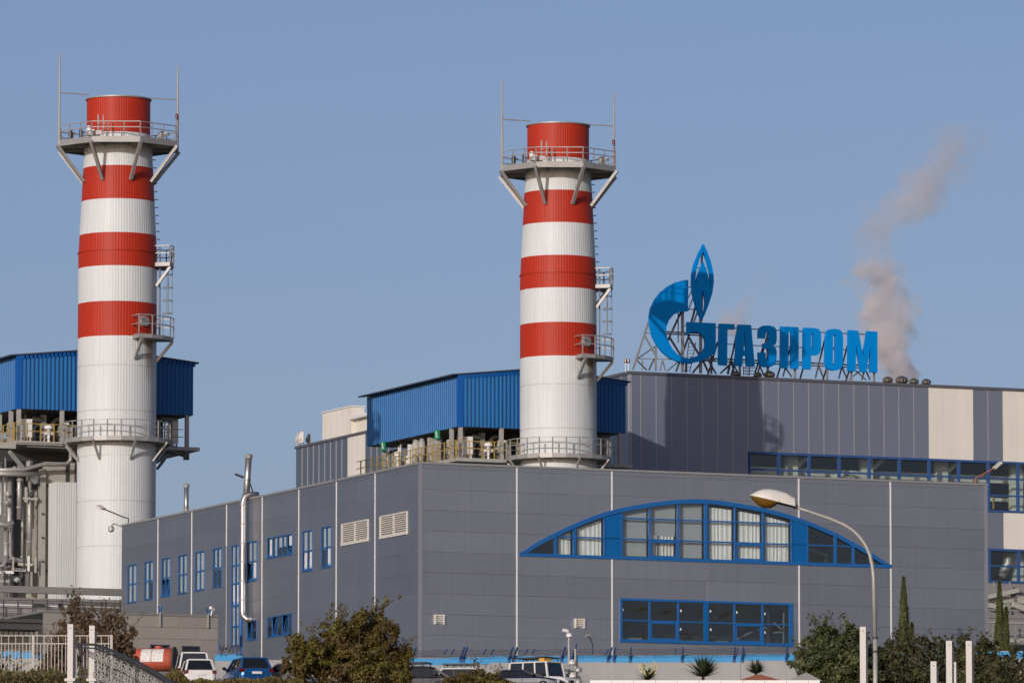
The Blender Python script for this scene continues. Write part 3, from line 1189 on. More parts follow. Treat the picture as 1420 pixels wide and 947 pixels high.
# view from the camera: +x of the picture is about angle -23 degrees on this grid; the camera is at about -113
zp2 = zc1(462.5, RB + .6)
P2 = side_platform(-88, -28, rpx(80), zp2, 1.25, 'lower_side_platform')
zp1 = zc1(359.5, RB)
P1 = side_platform(-40, 8, rpx(78), zp1, 1.1, 'upper_side_platform')
la = -27
for da in (-3.2, 3.2):
    m = MB()
    m.bar(polar(RB + .22, la + da, zp2), polar(RB + .22, la + da, zp1 + 1.2), .07)
    part(m, 'ladder_rail', M['galv'], CH)
nr = int((zp1 - zp2) / .3)
for k in range(nr):
    z = zp2 + .3 * (k + .5)
    m = MB()
    m.bar(polar(RB + .22, la - 3.2, z), polar(RB + .22, la + 3.2, z), .035)
    part(m, 'ladder_rung', M['galv'], CH)
zc_ = zp1 - 3.3
k = 0
while zc_ + k * .85 < zp1 - .3:
    z = zc_ + k * .85
    m = MB()
    pts = []
    cen = polar(RB + .62, la, z)
    for j in range(9):
        an = radians(la - 120 + 240 * j / 8)
        pts.append((cen.x + .42 * cos(an), cen.y + .42 * sin(an), z))
    m.tube(pts, .025, 4)
    part(m, 'cage_hoop', M['galv'], CH)
    k += 1
for an0 in (-75, 0, 75):
    cen = polar(RB + .62, la, 0)
    an = radians(la + an0)
    x, y = cen.x + .42 * cos(an), cen.y + .42 * sin(an)
    m = MB()
    m.bar((x, y, zc_), (x, y, zp1 - .3), .04)
    part(m, 'cage_bar', M['galv'], CH)
# step bolts up the right edge
for k in range(11):
    v = 222 + k * 11
    z = zc1(v)
    r = rpx(48.0 + (v - 222) * .055)
    m = MB()
    m.bar(polar(r, -22, z), polar(r + .2, -22, z), .06)
    part(m, 'step_bolt', M['dksteel'], CH)
# round hatch above the lower side platform, and a rust run below it
hp = polar(RB + .0, -70, zp2 + .95)
hd = Vector((cos(radians(-70)), sin(radians(-70)), 0))
m = MB()
m.tube([hp, hp + hd * .28], [.36, .33], 16)
part(m, 'round_hatch', M['galv'], CH)
m = MB()
n = 8
vs, f = [], []
for k in range(n + 1):
    for j in range(4):
        a = -66 + j * 7
        p = polar(RB + .034, a, zp2 - .3 - k * .36)
        vs.append(p)
f = [(k * 4 + j, k * 4 + j + 1, k * 4 + j + 5, k * 4 + j + 4) for k in range(n) for j in range(3)]
m.add(vs, f)
part(m, 'rust_run', M['rust'], CH)
# lightning rods with stays
Rr = rpx(87.5)
for deg, vt, vs_ in ((180, 79, 134), (0, 86, 141)):
    p = polar(Rr, deg - 0, 0)
    zt_, z0_ = zc1(vt), zd - .5
    m = MB()
    m.tube([(p.x, p.y, z0_), (p.x, p.y, zc1(160)), (p.x, p.y, zc1(120)), (p.x, p.y, zt_)], [.10, .085, .07, .045], 8)
    part(m, 'lightning_rod', M['galv'], CH)
    q = polar(rpx(44), deg, zc1(134 if deg == 180 else 134))
    m = MB()
    m.bar((p.x, p.y, zc1(134)), q, .07)
    part(m, 'stay_bar', M['galv'], CH)
# instruments on the top platform
zi = zd + .03
for deg, r, w_, h_, mt in ((-150, 3.0, .35, .75, 'white'), (-140, 3.6, .7, .32, 'galv'), (-158, 3.3, .25, .55, 'dksteel'), (-133, 3.4, .12, 1.4, 'galv'), (-127, 3.4, .1, 1.35, 'galv'), (-52, 3.3, .5, .5, 'galv'), (-170, 3.6, .3, .5, 'dksteel')):
    p = polar(r, deg, zi)
    m = MB()
    m.lathe([(zi, w_ * .5), (zi + h_ * .8, w_ * .5), (zi + h_, w_ * .35)], (p.x, p.y), 8)
    m.bar((p.x - w_ * .2, p.y, zi + h_ * .55), (p.x + w_ * .9, p.y - w_ * .5, zi + h_ * .6), w_ * .4)
    part(m, 'instrument', M[mt], CH)
p = polar(Rr - .15, -4, zd + 2.0)
m = MB()
m.lathe([(zd + .0, .04), (zd + 1.75, .04), (zd + 1.8, .10), (zd + 2.0, .11), (zd + 2.1, .05)], (p.x, p.y), 10)
part(m, 'obstruction_light', M['reded'], CH)
CH2 = dup(CH, sC2 - sC1, 0, 'red and white striped chimney rising behind the grey building, left of the blue rooftop sign')

# ================================================================== BLUE SHEDS
TSH = 64.0
s_c = on_t(636.5, 560, TSH)[0]            # shed 2's near left corner
s_e = on_t(867.5, 560, TSH)[0]
dS = sC2 - sC1
t_far = on_s(509.3, 585, s_c)[0]
z_top = on_s(636.5, 519.8, s_c)[1]
z_bot = on_s(636.5, 592.0, s_c)[1]
zb2 = on_s(509.5, 618.3, s_c)[1]
z_bot = (z_bot + zb2) / 2
sm_ = (s_c + s_e) / 2
z_apex = z_top + (s_e - s_c) / 2 * .105


def shed_z(s):
    return z_top + (1 - abs(s - sm_) / ((s_e - s_c) / 2)) * (z_apex - z_top)


def corrugated(xf, a0, a1, zlo, ztop, pitch, dep):
    n = int(round((a1 - a0) / pitch))
    A_ = []
    for k in range(n):
        b = a0 + (a1 - a0) * k / n
        w_ = (a1 - a0) / n
        A_ += [(b, 0), (b + w_ * .45, 0), (b + w_ * .58, dep), (b + w_ * .87, dep)]
    A_.append((a1, 0))
    m = MB(xf)
    vs = []
    for a, d in A_:
        vs += [(a, d, zlo), (a, d, ztop(a))]
    m.add(vs, [(2 * i, 2 * i + 2, 2 * i + 3, 2 * i + 1) for i in range(len(A_) - 1)])
    return m


SH = thing('boiler_shed', 'blue corrugated shed on steel posts above the grey building, behind the right chimney', 'shed', (s_c, TSH, z_bot - 4), 'blue boiler sheds')
part(corrugated(XF_FRONT(TSH), s_c + .3, s_e, z_bot, lambda a: shed_z(a) - .02, .285, .09), 'front_cladding', M['shed'], SH)
part(corrugated(XF_LEFT(s_c), TSH + .3, t_far, z_bot, lambda a: z_top - .05, .36, .05), 'side_cladding', M['shed'], SH)
m = MB()
m.box(s_e - .05, s_e, TSH + .06, t_far, z_bot, z_top - .03)
part(m, 'far_side_cladding', M['shed'], SH)
m = MB()
m.box(s_c + .05, s_e - .06, t_far - .05, t_far, z_bot, z_top - .03)
part(m, 'rear_cladding', M['shed'], SH)
m = MB()
m.box(s_c - .07, s_c + .3, TSH - .07, TSH, z_bot - .03, z_top - .05)
m.box(s_c - .07, s_c, TSH, TSH + .3, z_bot - .03, z_top - .05)
part(m, 'corner_flashing', M['shedtrim'], SH)
m = MB()
e = .10
vs = []
for s in (s_c - .1, sm_, s_e + .1):
    z = shed_z(s) if s == sm_ else z_top - .01
    vs += [(s, TSH - .09, z - .26), (s, TSH - .09, z - .0), (s, TSH - .052, z - .26), (s, TSH - .052, z - .0)]
m.add(vs, [(0, 4, 5, 1), (4, 8, 9, 5), (2, 3, 7, 6), (6, 7, 11, 10), (0, 2, 6, 4), (4, 6, 10, 8), (0, 1, 3, 2), (8, 10, 11, 9)])
part(m, 'gable_flashing', M['shedtrim'], SH)
for sgn in (0, 1):
    sa, sb = (s_c - .55, sm_) if sgn == 0 else (sm_, s_e + .35)
    za = z_apex + .10 - (abs(sa - sm_)) * .105
    zb = z_apex + .10 - (abs(sb - sm_)) * .105
    m = MB()
    t0_, t1_ = TSH - .16, t_far + .4
    m.add([(sa, t0_, za - .09), (sb, t0_, zb - .09), (sb, t1_, zb - .09), (sa, t1_, za - .09), (sa, t0_, za), (sb, t0_, zb), (sb, t1_, zb), (sa, t1_, za)],
          [(0, 3, 2, 1), (4, 5, 6, 7), (0, 1, 5, 4), (1, 2, 6, 5), (2, 3, 7, 6), (3, 0, 4, 7)])
    part(m, 'roof', M['shedroof'], SH)
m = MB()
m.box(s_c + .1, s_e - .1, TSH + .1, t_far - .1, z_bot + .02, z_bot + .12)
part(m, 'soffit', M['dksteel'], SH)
# posts, deck and machinery under the shed
z_dk = on_t(660, 634, TSH)[1]
for s, t in [(s_c + .15, TSH + .1), (on_t(696, 610, TSH)[0], TSH + .1), (sm_ + 1.6, TSH + .1), (s_e - .4, TSH + .1), (s_c + .12, on_s(624, 610, s_c)[0]), (s_c + .12, on_s(606, 610, s_c)[0]), (s_c + .12, on_s(530, 620, s_c)[0]), (s_e - .4, on_s(509, 600, s_c)[0] - 1), (s_e - .4, TSH + 3.2)]:
    m = MB()
    m.box(s - .12, s + .12, t - .12, t + .12, z_dk - .1, z_bot + .01)
    part(m, 'post', M['steel'], SH)
m = MB()
m.box(s_c - .4, s_e + .3, TSH - .5, t_far, z_dk - .34, z_dk - .1)
part(m, 'deck', M['steel'], SH)
for k in range(13):
    s = s_c - .35 + k * .92
    m = MB()
    m.bar((s, TSH - .45, z_dk - .1), (s, TSH - .45, z_dk + 1.05), .07)
    part(m, 'railing_post', M['yellow'], SH)
for h in (.55, 1.05):
    m = MB()
    m.bar((s_c - .35, TSH - .45, z_dk + h), (s_c + 11.5, TSH - .45, z_dk + h), .05)
    part(m, 'handrail', M['yellow'], SH)
    m = MB()
    m.bar((s_c - .4, TSH - .4, z_dk + h), (s_c - .4, t_far + 1, z_dk + h), .05)
    part(m, 'handrail', M['yellow'], SH)
for k in range(24):
    t = TSH - .4 + k * 1.0
    if t > t_far + 1:
        break
    m = MB()
    m.bar((s_c - .4, t, z_dk - .3), (s_c - .4, t, z_dk + 1.05), .07)
    part(m, 'railing_post', M['yellow'], SH)
rr = random.Random(5)
m = MB()
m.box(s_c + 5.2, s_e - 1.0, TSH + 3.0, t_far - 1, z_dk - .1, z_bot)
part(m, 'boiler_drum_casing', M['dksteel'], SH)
for k in range(76):
    if k % 2:
        s, t = s_c + rr.uniform(.4, 2.2), rr.uniform(TSH + .6, t_far - .5)
    else:
        s, t = rr.uniform(s_c + .6, s_e - .5), TSH + rr.uniform(.5, 2.4)
    kind = rr.choice(('pipe', 'pipe', 'valve', 'cabinet', 'valve'))
    h = rr.uniform(.8, 1.9)
    m = MB()
    mt = rr.choice(('pipe', 'steel', 'galv', 'white', 'casing'))
    if kind == 'pipe':
        r = rr.uniform(.07, .17)
        m.tube([(s, t, z_dk - .1), (s, t, z_dk + h * 1.2), (s + .25, t + .1, z_dk + h * 1.2 + .25), (s + .9, t + .2, z_dk + h * 1.2 + .25)], r, 8)
        mt = 'pipe'
    elif kind == 'valve':
        m.tube([(s, t, z_dk - .1), (s, t, z_dk + h * .6)], .09, 8)
        m.tube([(s, t, z_dk + h * .55), (s, t, z_dk + h * .62), (s, t, z_dk + h * .75), (s, t, z_dk + h * .8)], [.1, .28, .28, .1], 10)
        m.tube([(s - .3, t, z_dk + h * .4), (s + .3, t, z_dk + h * .4)], .15, 8)
    elif kind == 'cabinet':
        w_ = rr.uniform(.15, .3)
        m.box(s - w_, s + w_, t - .15, t + .15, z_dk + .25, z_dk + h)
        m.box(s - w_ * .8, s - w_ * .6, t - .1, t + .1, z_dk - .1, z_dk + .25)
        m.box(s + w_ * .6, s + w_ * .8, t - .1, t + .1, z_dk - .1, z_dk + .25)
        m.box(s - w_ * .9, s + w_ * .9, t - .165, t - .15, z_dk + .3, z_dk + h - .05)
        mt = rr.choice(('white', 'casing', 'galv'))
    else:
        m.lathe([(z_dk - .1, .2), (z_dk + .05, .3), (z_dk + h * .8, .3), (z_dk + h, .12), (z_dk + h * 1.3, .1)], (s, t), 12)
        mt = rr.choice(('steel', 'pipe', 'casing'))
    part(m, kind, M[mt], SH, smooth=(kind in ('pipe', 'vessel')))
SH1 = dup(SH, -dS, 0, 'blue corrugated shed on steel posts at the left edge, behind the left chimney')
# taller silencers and green signs belong to the right shed
for u, w_, h0, mt in ((567, .32, .86, 'casing'), (575, .26, .92, 'steel'), (596, .16, .95, 'steel'), (601, .14, .9, 'galv')):
    t, z = on_s(u, 640, s_c - .05)
    m = MB()
    z1 = z_bot - .15
    m.lathe([(z_dk - .1, w_ * .9), (z_dk + .9, w_ * .9), (z_dk + 1.1, w_), (z1 - .4, w_), (z1, w_ * .6)], (s_c + .5, t), 12)
    part(m, 'silencer', M[mt], SH, smooth=True)
for u, v in ((531.5, 618.5), (606.2, 602.5)):
    t, z = on_s(u, v, s_c - .12)
    m = MB(XF_LEFT(s_c - .12))
    m.box(t - .42, t + .42, 0, .03, z - .32, z + .32)
    sg = solo(m, 'exit_sign', M['green'], 'green exit sign ' + ('hanging at the low left end of the blue shed' if u < 560 else 'beside the steel post in the middle of the shed side'), 'sign', (s_c - .12, t, z), 'green exit signs', True)
    m = MB(XF_LEFT(s_c - .12))
    for p, q, w_ in (((.08, .16), (.0, -.02), .09), ((.0, -.02), (.1, -.22), .07), ((.0, -.02), (-.16, -.2), .07), ((.06, .1), (-.14, .06), .05)):
        m.bar((t + p[0], .04, z + p[1]), (t + q[0], .04, z + q[1]), w_, .012)
    m.box(t + .04, t + .14, .035, .045, z + .17, z + .26)
    part(m, 'running_figure', M['paper'], sg)

# ================================================================== pipework under the left shed
def pipe_thing(name, label, pts, r, mt='pipe', group=None, cat='pipe'):
    m = MB()
    m.tube(pts, r, 12)
    z = min(p[2] for p in pts)
    solo(m, name, M[mt], label, cat, (pts[0][0], pts[0][1], z), group, True, True)


tF = TSH + .9
sS = s_c - dS
BL = thing('boiler', 'pale boiler casing with grey columns below the left blue shed', 'boiler', (sS, tF, GZ))
def px_box(u0, u1, v0, v1, t, dep, name, mt, par):
    a0, z1 = on_t(u0, v0, t)
    a1, z0 = on_t(u1, v1, t)
    m = MB()
    m.box(a0, a1, t, t + dep, z0, z1)
    return part(m, name, M[mt], par)
for (v0, v1) in ((640, 673.5), (674.8, 791), (792.3, 900)):
    px_box(62.5, 112, v0, v1, tF, .5, 'casing_panel', 'casing', BL)
px_box(56, 62, 650, 900, tF - .25, .4, 'column', 'steel', BL)
px_box(92, 94, 640, 668, tF - .2, .15, 'column', 'dksteel', BL)
px_box(104.5, 106.5, 640, 668, tF - .2, .15, 'column', 'dksteel', BL)
px_box(35, 55, 678, 900, tF + .6, .3, 'recessed_casing', 'casing', BL)
px_box(-40, 66, 640, 900, tF + 1.6, .3, 'rear_casing', 'greywall', BL)
px_box(20, 34, 660, 900, tF + .5, .8, 'dark_recess', 'dksteel', BL)  # shade of the recess behind the pipes, put in as a dark box
px_box(-40, 112, 622, 650, tF + 1.0, .3, 'deck_shade_slab', 'dksteel', BL)  # dark slab standing in for the shade under the deck
for v in (712, 745, 778):
    a, z = on_t(59, v, tF - .3)
    m = MB()
    m.bar((a, tF - .3, z), (a + .35, tF - .5, z - .1), .04)
    m.box(a - .05, a + .05, tF - .36, tF - .25, z - .06, z + .06)
    part(m, 'bracket', M['dksteel'], BL)
px_box(77.5, 108, 668, 900, TSH - 1.6, 1.4, 'white_duct', 'chwhite', BL)
a0, z0 = on_t(77.5, 667, TSH - 1.62)
a1, _ = on_t(104, 667, TSH - 1.62)
for k in range(9):
    a = a0 + .05 + (a1 - a0) * k / 8
    m = MB()
    m.box(a - .03, a + .03, TSH - 1.64, TSH - 1.6, GZ, z0 - .05)
    part(m, 'duct_rib', M['chwhite'], BL)
# deck under shed 1 with inclined brace
zdk = z_dk
for p, q, w_ in (((13, 626), (55, 668), .2), ((98, 616), (110, 628), .14), ((-20, 626), (14, 660), .2)):
    a, z = on_t(*p, TSH - .4)
    b, y = on_t(*q, TSH - .4)
    m = MB()
    m.bar((a, TSH - .4, z), (b, TSH + .4, y), w_)
    part(m, 'brace', M['steel'], BL)
px_box(-30, 22, 613, 622, TSH - .6, .2, 'deck_beam', 'steel', BL)
px_box(22, 100, 611, 616, TSH - .6, .2, 'deck_beam', 'steel', BL)
px_box(38, 100, 617, 622, TSH - .3, .8, 'deck_girder', 'greybeam', BL)
# right of chimney 1: hanging bracket under the deck
for p, q, w_ in (((206, 614), (260, 627), .5), ((258, 624), (262, 634), .4), ((215, 640), (240, 628), .3), ((218, 650), (232, 636), .14)):
    a, z = on_t(*p, TSH - .3)
    b, y = on_t(*q, TSH - .3)
    m = MB()
    m.bar((a, TSH - .3, z), (b, TSH + .2, y), w_)
    part(m, 'deck_bracket', M['greybeam'], BL)
for u, v0, v1, r in ((4, 640, 712, 2.4), (9.5, 735, 830, 3.3), (16, 655, 806, 4.0), (10, 630, 735, 1.6), (27, 640, 720, 3.2), (34, 660, 800, 1.5), (42.5, 657, 775, 2.6)):
    a, z1 = on_t(u, v0, tF - .5)
    _, z0 = on_t(u, v1, tF - .5)
    t_ = tF - .5 + (u % 3) * .35
    m = MB()
    if u == 16:
        m.tube([(a, t_, z1), (a, t_, z0 + 1.8), (a + .15, t_, z0 + 1.45), (a + 1.0, t_, z0 + 1.4), (a + 1.25, t_, z0 + 1.2), (a + 1.25, t_, z0 - .6)], rpx(r), 12)
    elif u == 4:
        m.tube([(a, t_, z1), (a, t_, z0), (a - .3, t_, z0 - .4), (a - 1, t_, z0 - .6)], rpx(r), 12)
    else:
        m.tube([(a, t_, z1), (a, t_, z0)], rpx(r), 12)
    part(m, 'pipe', M['pipe'], BL, smooth=True)
    for q in range(3):
        zq = z0 + (z1 - z0) * (.2 + .3 * q)
        m = MB()
        m.lathe([(zq, rpx(r) + .005), (zq, rpx(r) + .05), (zq + .08, rpx(r) + .05), (zq + .08, rpx(r) + .005)], (a, t_), 12, False)
        part(m, 'pipe_flange', M['galv'], BL)
for pts_px, r in ([((-20, 652), (32, 651), (58, 644), (92, 643.5), (98, 638), (98, 628)), 3.0], [((-20, 657), (55, 657)), 3.2], [((-10, 725), (8, 728), (18, 724)), 3.5], [((-10, 787), (5, 784), (9, 770)), 2.5]):
    pts = []
    for u, v in pts_px:
        a, z = on_t(u, v, tF - 1.0)
        pts.append((a, tF - 1.0, z))
    m = MB()
    m.tube(pts, rpx(r), 12)
    part(m, 'pipe', M['pipe'], BL, smooth=True)
rr = random.Random(9)
for k in range(26):
    u, v = rr.uniform(0, 55), rr.choice((rr.uniform(780, 806), rr.uniform(640, 700)))
    a, z = on_t(u, v, tF - .6)
    m = MB()
    if k % 3 == 0:
        m.bar((a - .5, tF - .6, z), (a + .5, tF - .6, z), .1, .18)
    elif k % 3 == 1:
        m.bar((a, tF - .6, z - .5), (a, tF - .6, z + .5), .12)
    else:
        m.tube([(a - .2, tF - .6, z), (a, tF - .6, z), (a + .2, tF - .6, z)], [.1, .2, .1], 8)
    part(m, ('bracket_rail', 'hanger', 'valve')[k % 3], M[rr.choice(('steel', 'galv', 'white', 'dksteel', 'casing'))], BL)

# ---- grey pipe bridge across the foot of the boiler
tB = 52.5
PB = thing('pipe_bridge', 'grey covered pipe bridge with a railing below the left chimney', 'pipe bridge', (on_t(80, 830, tB)[0], tB, GZ))
px_box(-60, 186, 809.5, 826, tB, .5, 'girder', 'greybeam', PB)
px_box(-60, 94, 829, 836.5, tB + .2, .3, 'cable_tray', 'greybeam', PB)
px_box(95, 186, 829.5, 836, tB + .25, .3, 'cable_tray', 'greywall', PB)
px_box(-60, 186, 826, 850, tB + 1.6, .3, 'pale_backing', 'white', PB)
px_box(47, 62, 834, 843, tB + .9, .3, 'junction_box', 'greywall', PB)
px_box(83, 88, 834, 844, tB + .6, .3, 'hanger', 'dksteel', PB)
px_box(-60, 186, 838.8, 860, tB - .3, .2, 'parapet', 'greywall', PB)
for k in range(10):
    u = 5 + 20.2 * k
    a, z1 = on_t(u, 831, tB - .55)
    _, z0 = on_t(u, 858, tB - .55)
    m = MB()
    m.bar((a, tB - .55, z0), (a, tB - .55, z1), .07)
    part(m, 'railing_post', M['dksteel'], PB)
for v in (831.5, 840, 850.5):
    a, z = on_t(-60, v - 2.2, tB - .55)
    b, _ = on_t(184, v, tB - .55)
    m = MB()
    m.bar((a, tB - .55, z), (b, tB - .55, z), .05)
    part(m, 'handrail', M['dksteel'], PB)
px_box(-60, 186, 860, 930, tB - .2, .3, 'lower_wall', 'greywall', PB)
m = MB()
a0, z1 = on_t(-60, 856, tB - 3)
a1, z0 = on_t(62, 873, tB - 3)
m.box(a0, a1, tB - 3, tB - .62, z0, z1 - .2)
m.box(a0, a1 + .3, tB - 3.2, tB - .62, z1 - .2, z1)
part(m, 'dark_canopy', M['dksteel'], PB)
for k in range(9):
    u = -8 + k * 7.0
    a, z1 = on_t(u, 874.5, tB - .4)
    b, z0 = on_t(u + 5.0, 880, tB - .4)
    m = MB()
    m.box(a, b, tB - .42, tB - .25, z0, z1)
    part(m, 'pale_board', M['white'], PB)

# ================================================================== BUILDING B : the tall hall behind
q0 = 1.0
TB = 77.0
sB, zB = on_t(872.5, 513.5, TB)
seam_a = on_t(1058.5, 560, TB)[0]
seam_b = on_t(1349.5, 560, TB)[0]
PIT = (seam_b - seam_a) / 14.0
zB = (zB + on_t(1420, 540, TB)[1]) / 2
H = thing('turbine_hall', 'tall grey hall behind with beige panel stripes and long blue window bands', 'building', (sB, TB, GZ))
xfB, xfBL = XF_FRONT(TB), XF_LEFT(sB)
zw1 = (on_t(1040, 625.5, TB)[1] + on_t(1415, 641, TB)[1]) / 2      # top of the window band
zw0 = on_t(1380, 710, TB)[1]
zx1 = on_t(1380, 760.5, TB)[1]
zx0 = on_t(1380, 807.5, TB)[1]
sw0 = on_t(1039, 640, TB)[0]
k0 = int((seam_a - sB) / PIT)
ss = [seam_a + PIT * k for k in range(-k0, 24)]
ss = [sB + .2] + [s for s in ss if s > sB + .6]
for i in range(len(ss) - 1):
    a0, a1 = ss[i], ss[i + 1]
    kk = round((a0 - seam_a) / PIT)
    bg_ = kk in (11, 12, 13, 16, 17, 18, 19)
    zlo = zw1 if a1 > sw0 + .05 else 26.0
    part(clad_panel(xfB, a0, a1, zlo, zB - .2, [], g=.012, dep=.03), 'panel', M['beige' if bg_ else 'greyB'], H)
    nb = (kk - 1) in (11, 12, 13, 16, 17, 18, 19)
    if not bg_ and i > 0 and not nb:
        m = MB(xfB)
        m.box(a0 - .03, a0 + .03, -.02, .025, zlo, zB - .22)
        part(m, 'cover_strip', M['stripB'], H)
sEnd = ss[-1]
m = MB(xfB)
m.box(sB, sB + .2, -.1, .03, 26, zB - .2)
part(m, 'corner_trim', M['stripB'], H)
m = MB()
m.box(sB - .1, sEnd, TB - .1, TB + .6, zB - .2, zB)
part(m, 'coping', M['copingdk'], H)
# side wall (left): panels at the visible stretches
t_c0 = on_s(410.5, 640, sB)[0]
t_c1 = on_s(509, 640, sB)[0]
tt = TB + .2
lst = []
while tt < t_c0 - .3:
    lst.append(tt)
    tt += PIT
lst.append(t_c0)
tb0, tb1 = on_s(508, 640, sB)[0], on_s(485.5, 640, sB)[0]
for i in range(len(lst) - 1):
    a0, a1 = lst[i], lst[i + 1]
    if 6 < i < len(lst) - 18:
        continue
    c = (a0 + a1) / 2
    bg_ = tb0 < c < tb1
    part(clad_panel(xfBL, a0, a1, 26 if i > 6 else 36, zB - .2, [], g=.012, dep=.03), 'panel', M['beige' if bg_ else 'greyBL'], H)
    if not bg_ and i > 0:
        m = MB(xfBL)
        m.box(a0 - .035, a0 + .035, -.02, .025, 26 if i > 6 else 36, zB - .22)
        part(m, 'cover_strip', M['stripB'], H)
a0, a1 = lst[7], lst[len(lst) - 18]
m = MB(xfBL)
m.box(a0, a1, -.3, -.03, GZ, zB - .2)
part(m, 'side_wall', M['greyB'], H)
m = MB()
m.box(sB - .1, sB + .6, TB + .6, t_c0 + .1, zB - .2, zB)
part(m, 'coping', M['copingdk'], H)
m = MB()
m.box(sB + .3, sEnd, TB + .4, t_c0, zB - .5, zB - .3)
part(m, 'roof', M['roof'], H)
m = MB()
m.box(sB + .1, sEnd, t_c0 - .2, t_c0, GZ, zB - .25)
part(m, 'back_wall', M['greyB'], H)
m = MB()
m.box(sB + .06, sB + .3, TB + .06, TB + 8.5, GZ, 36)
part(m, 'side_wall', M['greyB'], H)
m = MB()
m.box(sB + .31, sw0 - .01, TB + .06, TB + .3, GZ, 26)
part(m, 'lower_wall', M['greyB'], H)
m = MB()
m.box(sEnd - .3, sEnd, TB + .06, t_c0 - .3, GZ, zB - .6)
part(m, 'end_wall', M['greyB'], H)
# window bands
WB = 2 * PIT


def band(z0, z1, rows, a_start, a_end, nm):
    b = MB(xfB)
    b.box(a_start, a_end, -.15, .06, z1 - .16, z1)
    b.box(a_start, a_end, -.15, .06, z0, z0 + .16)
    bo = part(b, nm, M['blueB'], H)
    edges_ = [a_start]
    x = seam_b + PIT - WB * 9.0
    while x < a_end:
        if x > a_start + .3:
            edges_.append(x)
        x += WB
    edges_.append(a_end)
    zz = [z0 + .16] + rows + [z1 - .16]
    for i, a in enumerate(edges_[:-1]):
        m = MB(xfB)
        m.box(a - (.1 if i else 0), a + .1, -.14, .055, z0 + .16, z1 - .16)
        part(m, 'mullion', M['blueB'], bo)
        a1 = edges_[i + 1] - .1
        for j, z in enumerate(rows):
            m = MB(xfB)
            m.box(a + .1, a1, -.12, .04, z - .06, z + .06)
            part(m, 'transom', M['blueB'], bo)
        for j in range(len(zz) - 1):
            m = MB(xfB)
            m.box(a + .09, a1 + .01, -.06, -.045, zz[j] + .05, zz[j + 1] - .05)
            part(m, 'pane', M['pane'], bo)
    return bo


zr1 = (on_t(1215, 656.5, TB)[1] + on_t(1371, 663.3, TB)[1]) / 2
zr2 = on_t(1385, 687, TB)[1]
b1 = band(zw0, zw1, [zr2, zr1], sw0, sEnd - .35, 'window_band')
sx0 = on_t(1365, 780, TB)[0]
b2 = band(zx0, zx1, [on_t(1385, 784.5, TB)[1]], sw0, sEnd - .35, 'lower_window_band')
# wall between the bands and below
for i in range(len(ss) - 1):
    a0, a1 = ss[i], ss[i + 1]
    kk = round((a0 - seam_a) / PIT)
    if a1 < sw0 + .3:
        continue
    a0 = max(a0, sw0)
    bg_ = kk in (16, 17, 18, 19, 20)
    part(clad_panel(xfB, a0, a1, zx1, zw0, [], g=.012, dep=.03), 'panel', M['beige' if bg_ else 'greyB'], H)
m = MB(xfB)
m.box(sw0, sEnd - .35, -.25, -.02, GZ, zx0 - .01)
part(m, 'lower_wall', M['greywall'], H)
# interior of the hall
m = MB()
m.box(sB + .5, sEnd - .4, TB + 9, TB + 9.2, GZ, zB - .6)
part(m, 'inner_wall', M['innerB'], H)
for k in range(7):
    s = on_t(1098 + 104 * k, 640, TB + 1.6)[0]
    m = MB()
    m.box(s - .45, s + .45, TB + 1.5, TB + 2.0, GZ, zB - .7)
    part(m, 'inner_column', M['beamB'], H)
    m = MB()
    m.bar((s + .5, TB + 1.8, zr1 + .5), (s + 2.2, TB + 2.2, zw1 + .6), .28)
    part(m, 'knee_brace', M['beamB'], H)
zbm = (zr1 + zw1) / 2
m = MB()
m.box(sB + 1, sEnd - .5, TB + 2.4, TB + 2.9, zbm - .72, zbm - .2)
part(m, 'crane_beam', M['beamB'], H)
m = MB()
m.box(sB + 1, sEnd - .5, TB + 2.3, TB + 2.7, zr2 - .2, zr2 + .05)
part(m, 'walkway_beam', M['beamB'], H)
for k in range(14):
    s = sB + 14 + k * 1.3 + 12
    m = MB()
    m.bar((s, TB + 2.2, zw0), (s, TB + 2.2, zr2 + .25), .09)
    part(m, 'walkway_post', M['yellow'], H)
for u, w_ in ((1180, 4.2),):
    s, z = on_t(u, 660, TB + 1.2)
    pts = []
    for k in range(13):
        an = pi * k / 12
        pts.append((s + 2.0 * cos(an), TB + 1.2, zr1 - 1.6 + 1.7 * sin(an)))
    m = MB()
    m.tube(pts, .22, 8)
    part(m, 'bent_duct', M['beamB'], H, smooth=True)
a, z = on_t(1392, 785, TB + 1.5)
m = MB()
m.tube([(a + .2, TB + 1.2, z + 1.3), (a + .2, TB + 1.2, z + .2), (a - .4, TB + 1.2, z - .8)], .35, 12)
part(m, 'bent_duct', M['pipe'], H, smooth=True)

# stuff at the foot of the hall, right of the office block
tR = 68.0
FT = thing('loading_gantry', 'beige and grey steel beams stacked below the hall windows at the right edge', 'gantry', (on_t(1400, 850, tR)[0], tR, GZ))
px_box(1364, 1470, 812, 826, tR, .5, 'grey_wall', 'greywall', FT)
px_box(1364, 1406, 826, 836, tR - .2, .4, 'beam', 'casing', FT)
px_box(1406, 1409, 822, 838, tR - .3, .5, 'column', 'greybeam', FT)
px_box(1409, 1470, 827, 838, tR - .2, .4, 'beam', 'casing', FT)
px_box(1364, 1470, 838, 846, tR - .1, .4, 'beam', 'steel', FT)
px_box(1364, 1470, 846, 859, tR, .5, 'grey_wall', 'greywall', FT)
px_box(1364, 1470, 861, 866, tR - .3, .5, 'beam', 'casing', FT)
px_box(1364, 1470, 866, 884, tR, .5, 'grey_wall', 'greywall', FT)
px_box(1400, 1470, 885, 892, tR - .3, .3, 'beam', 'casing', FT)
px_box(1395, 1470, 893, 905, tR - .35, .3, 'dark_window', 'carglass', FT)
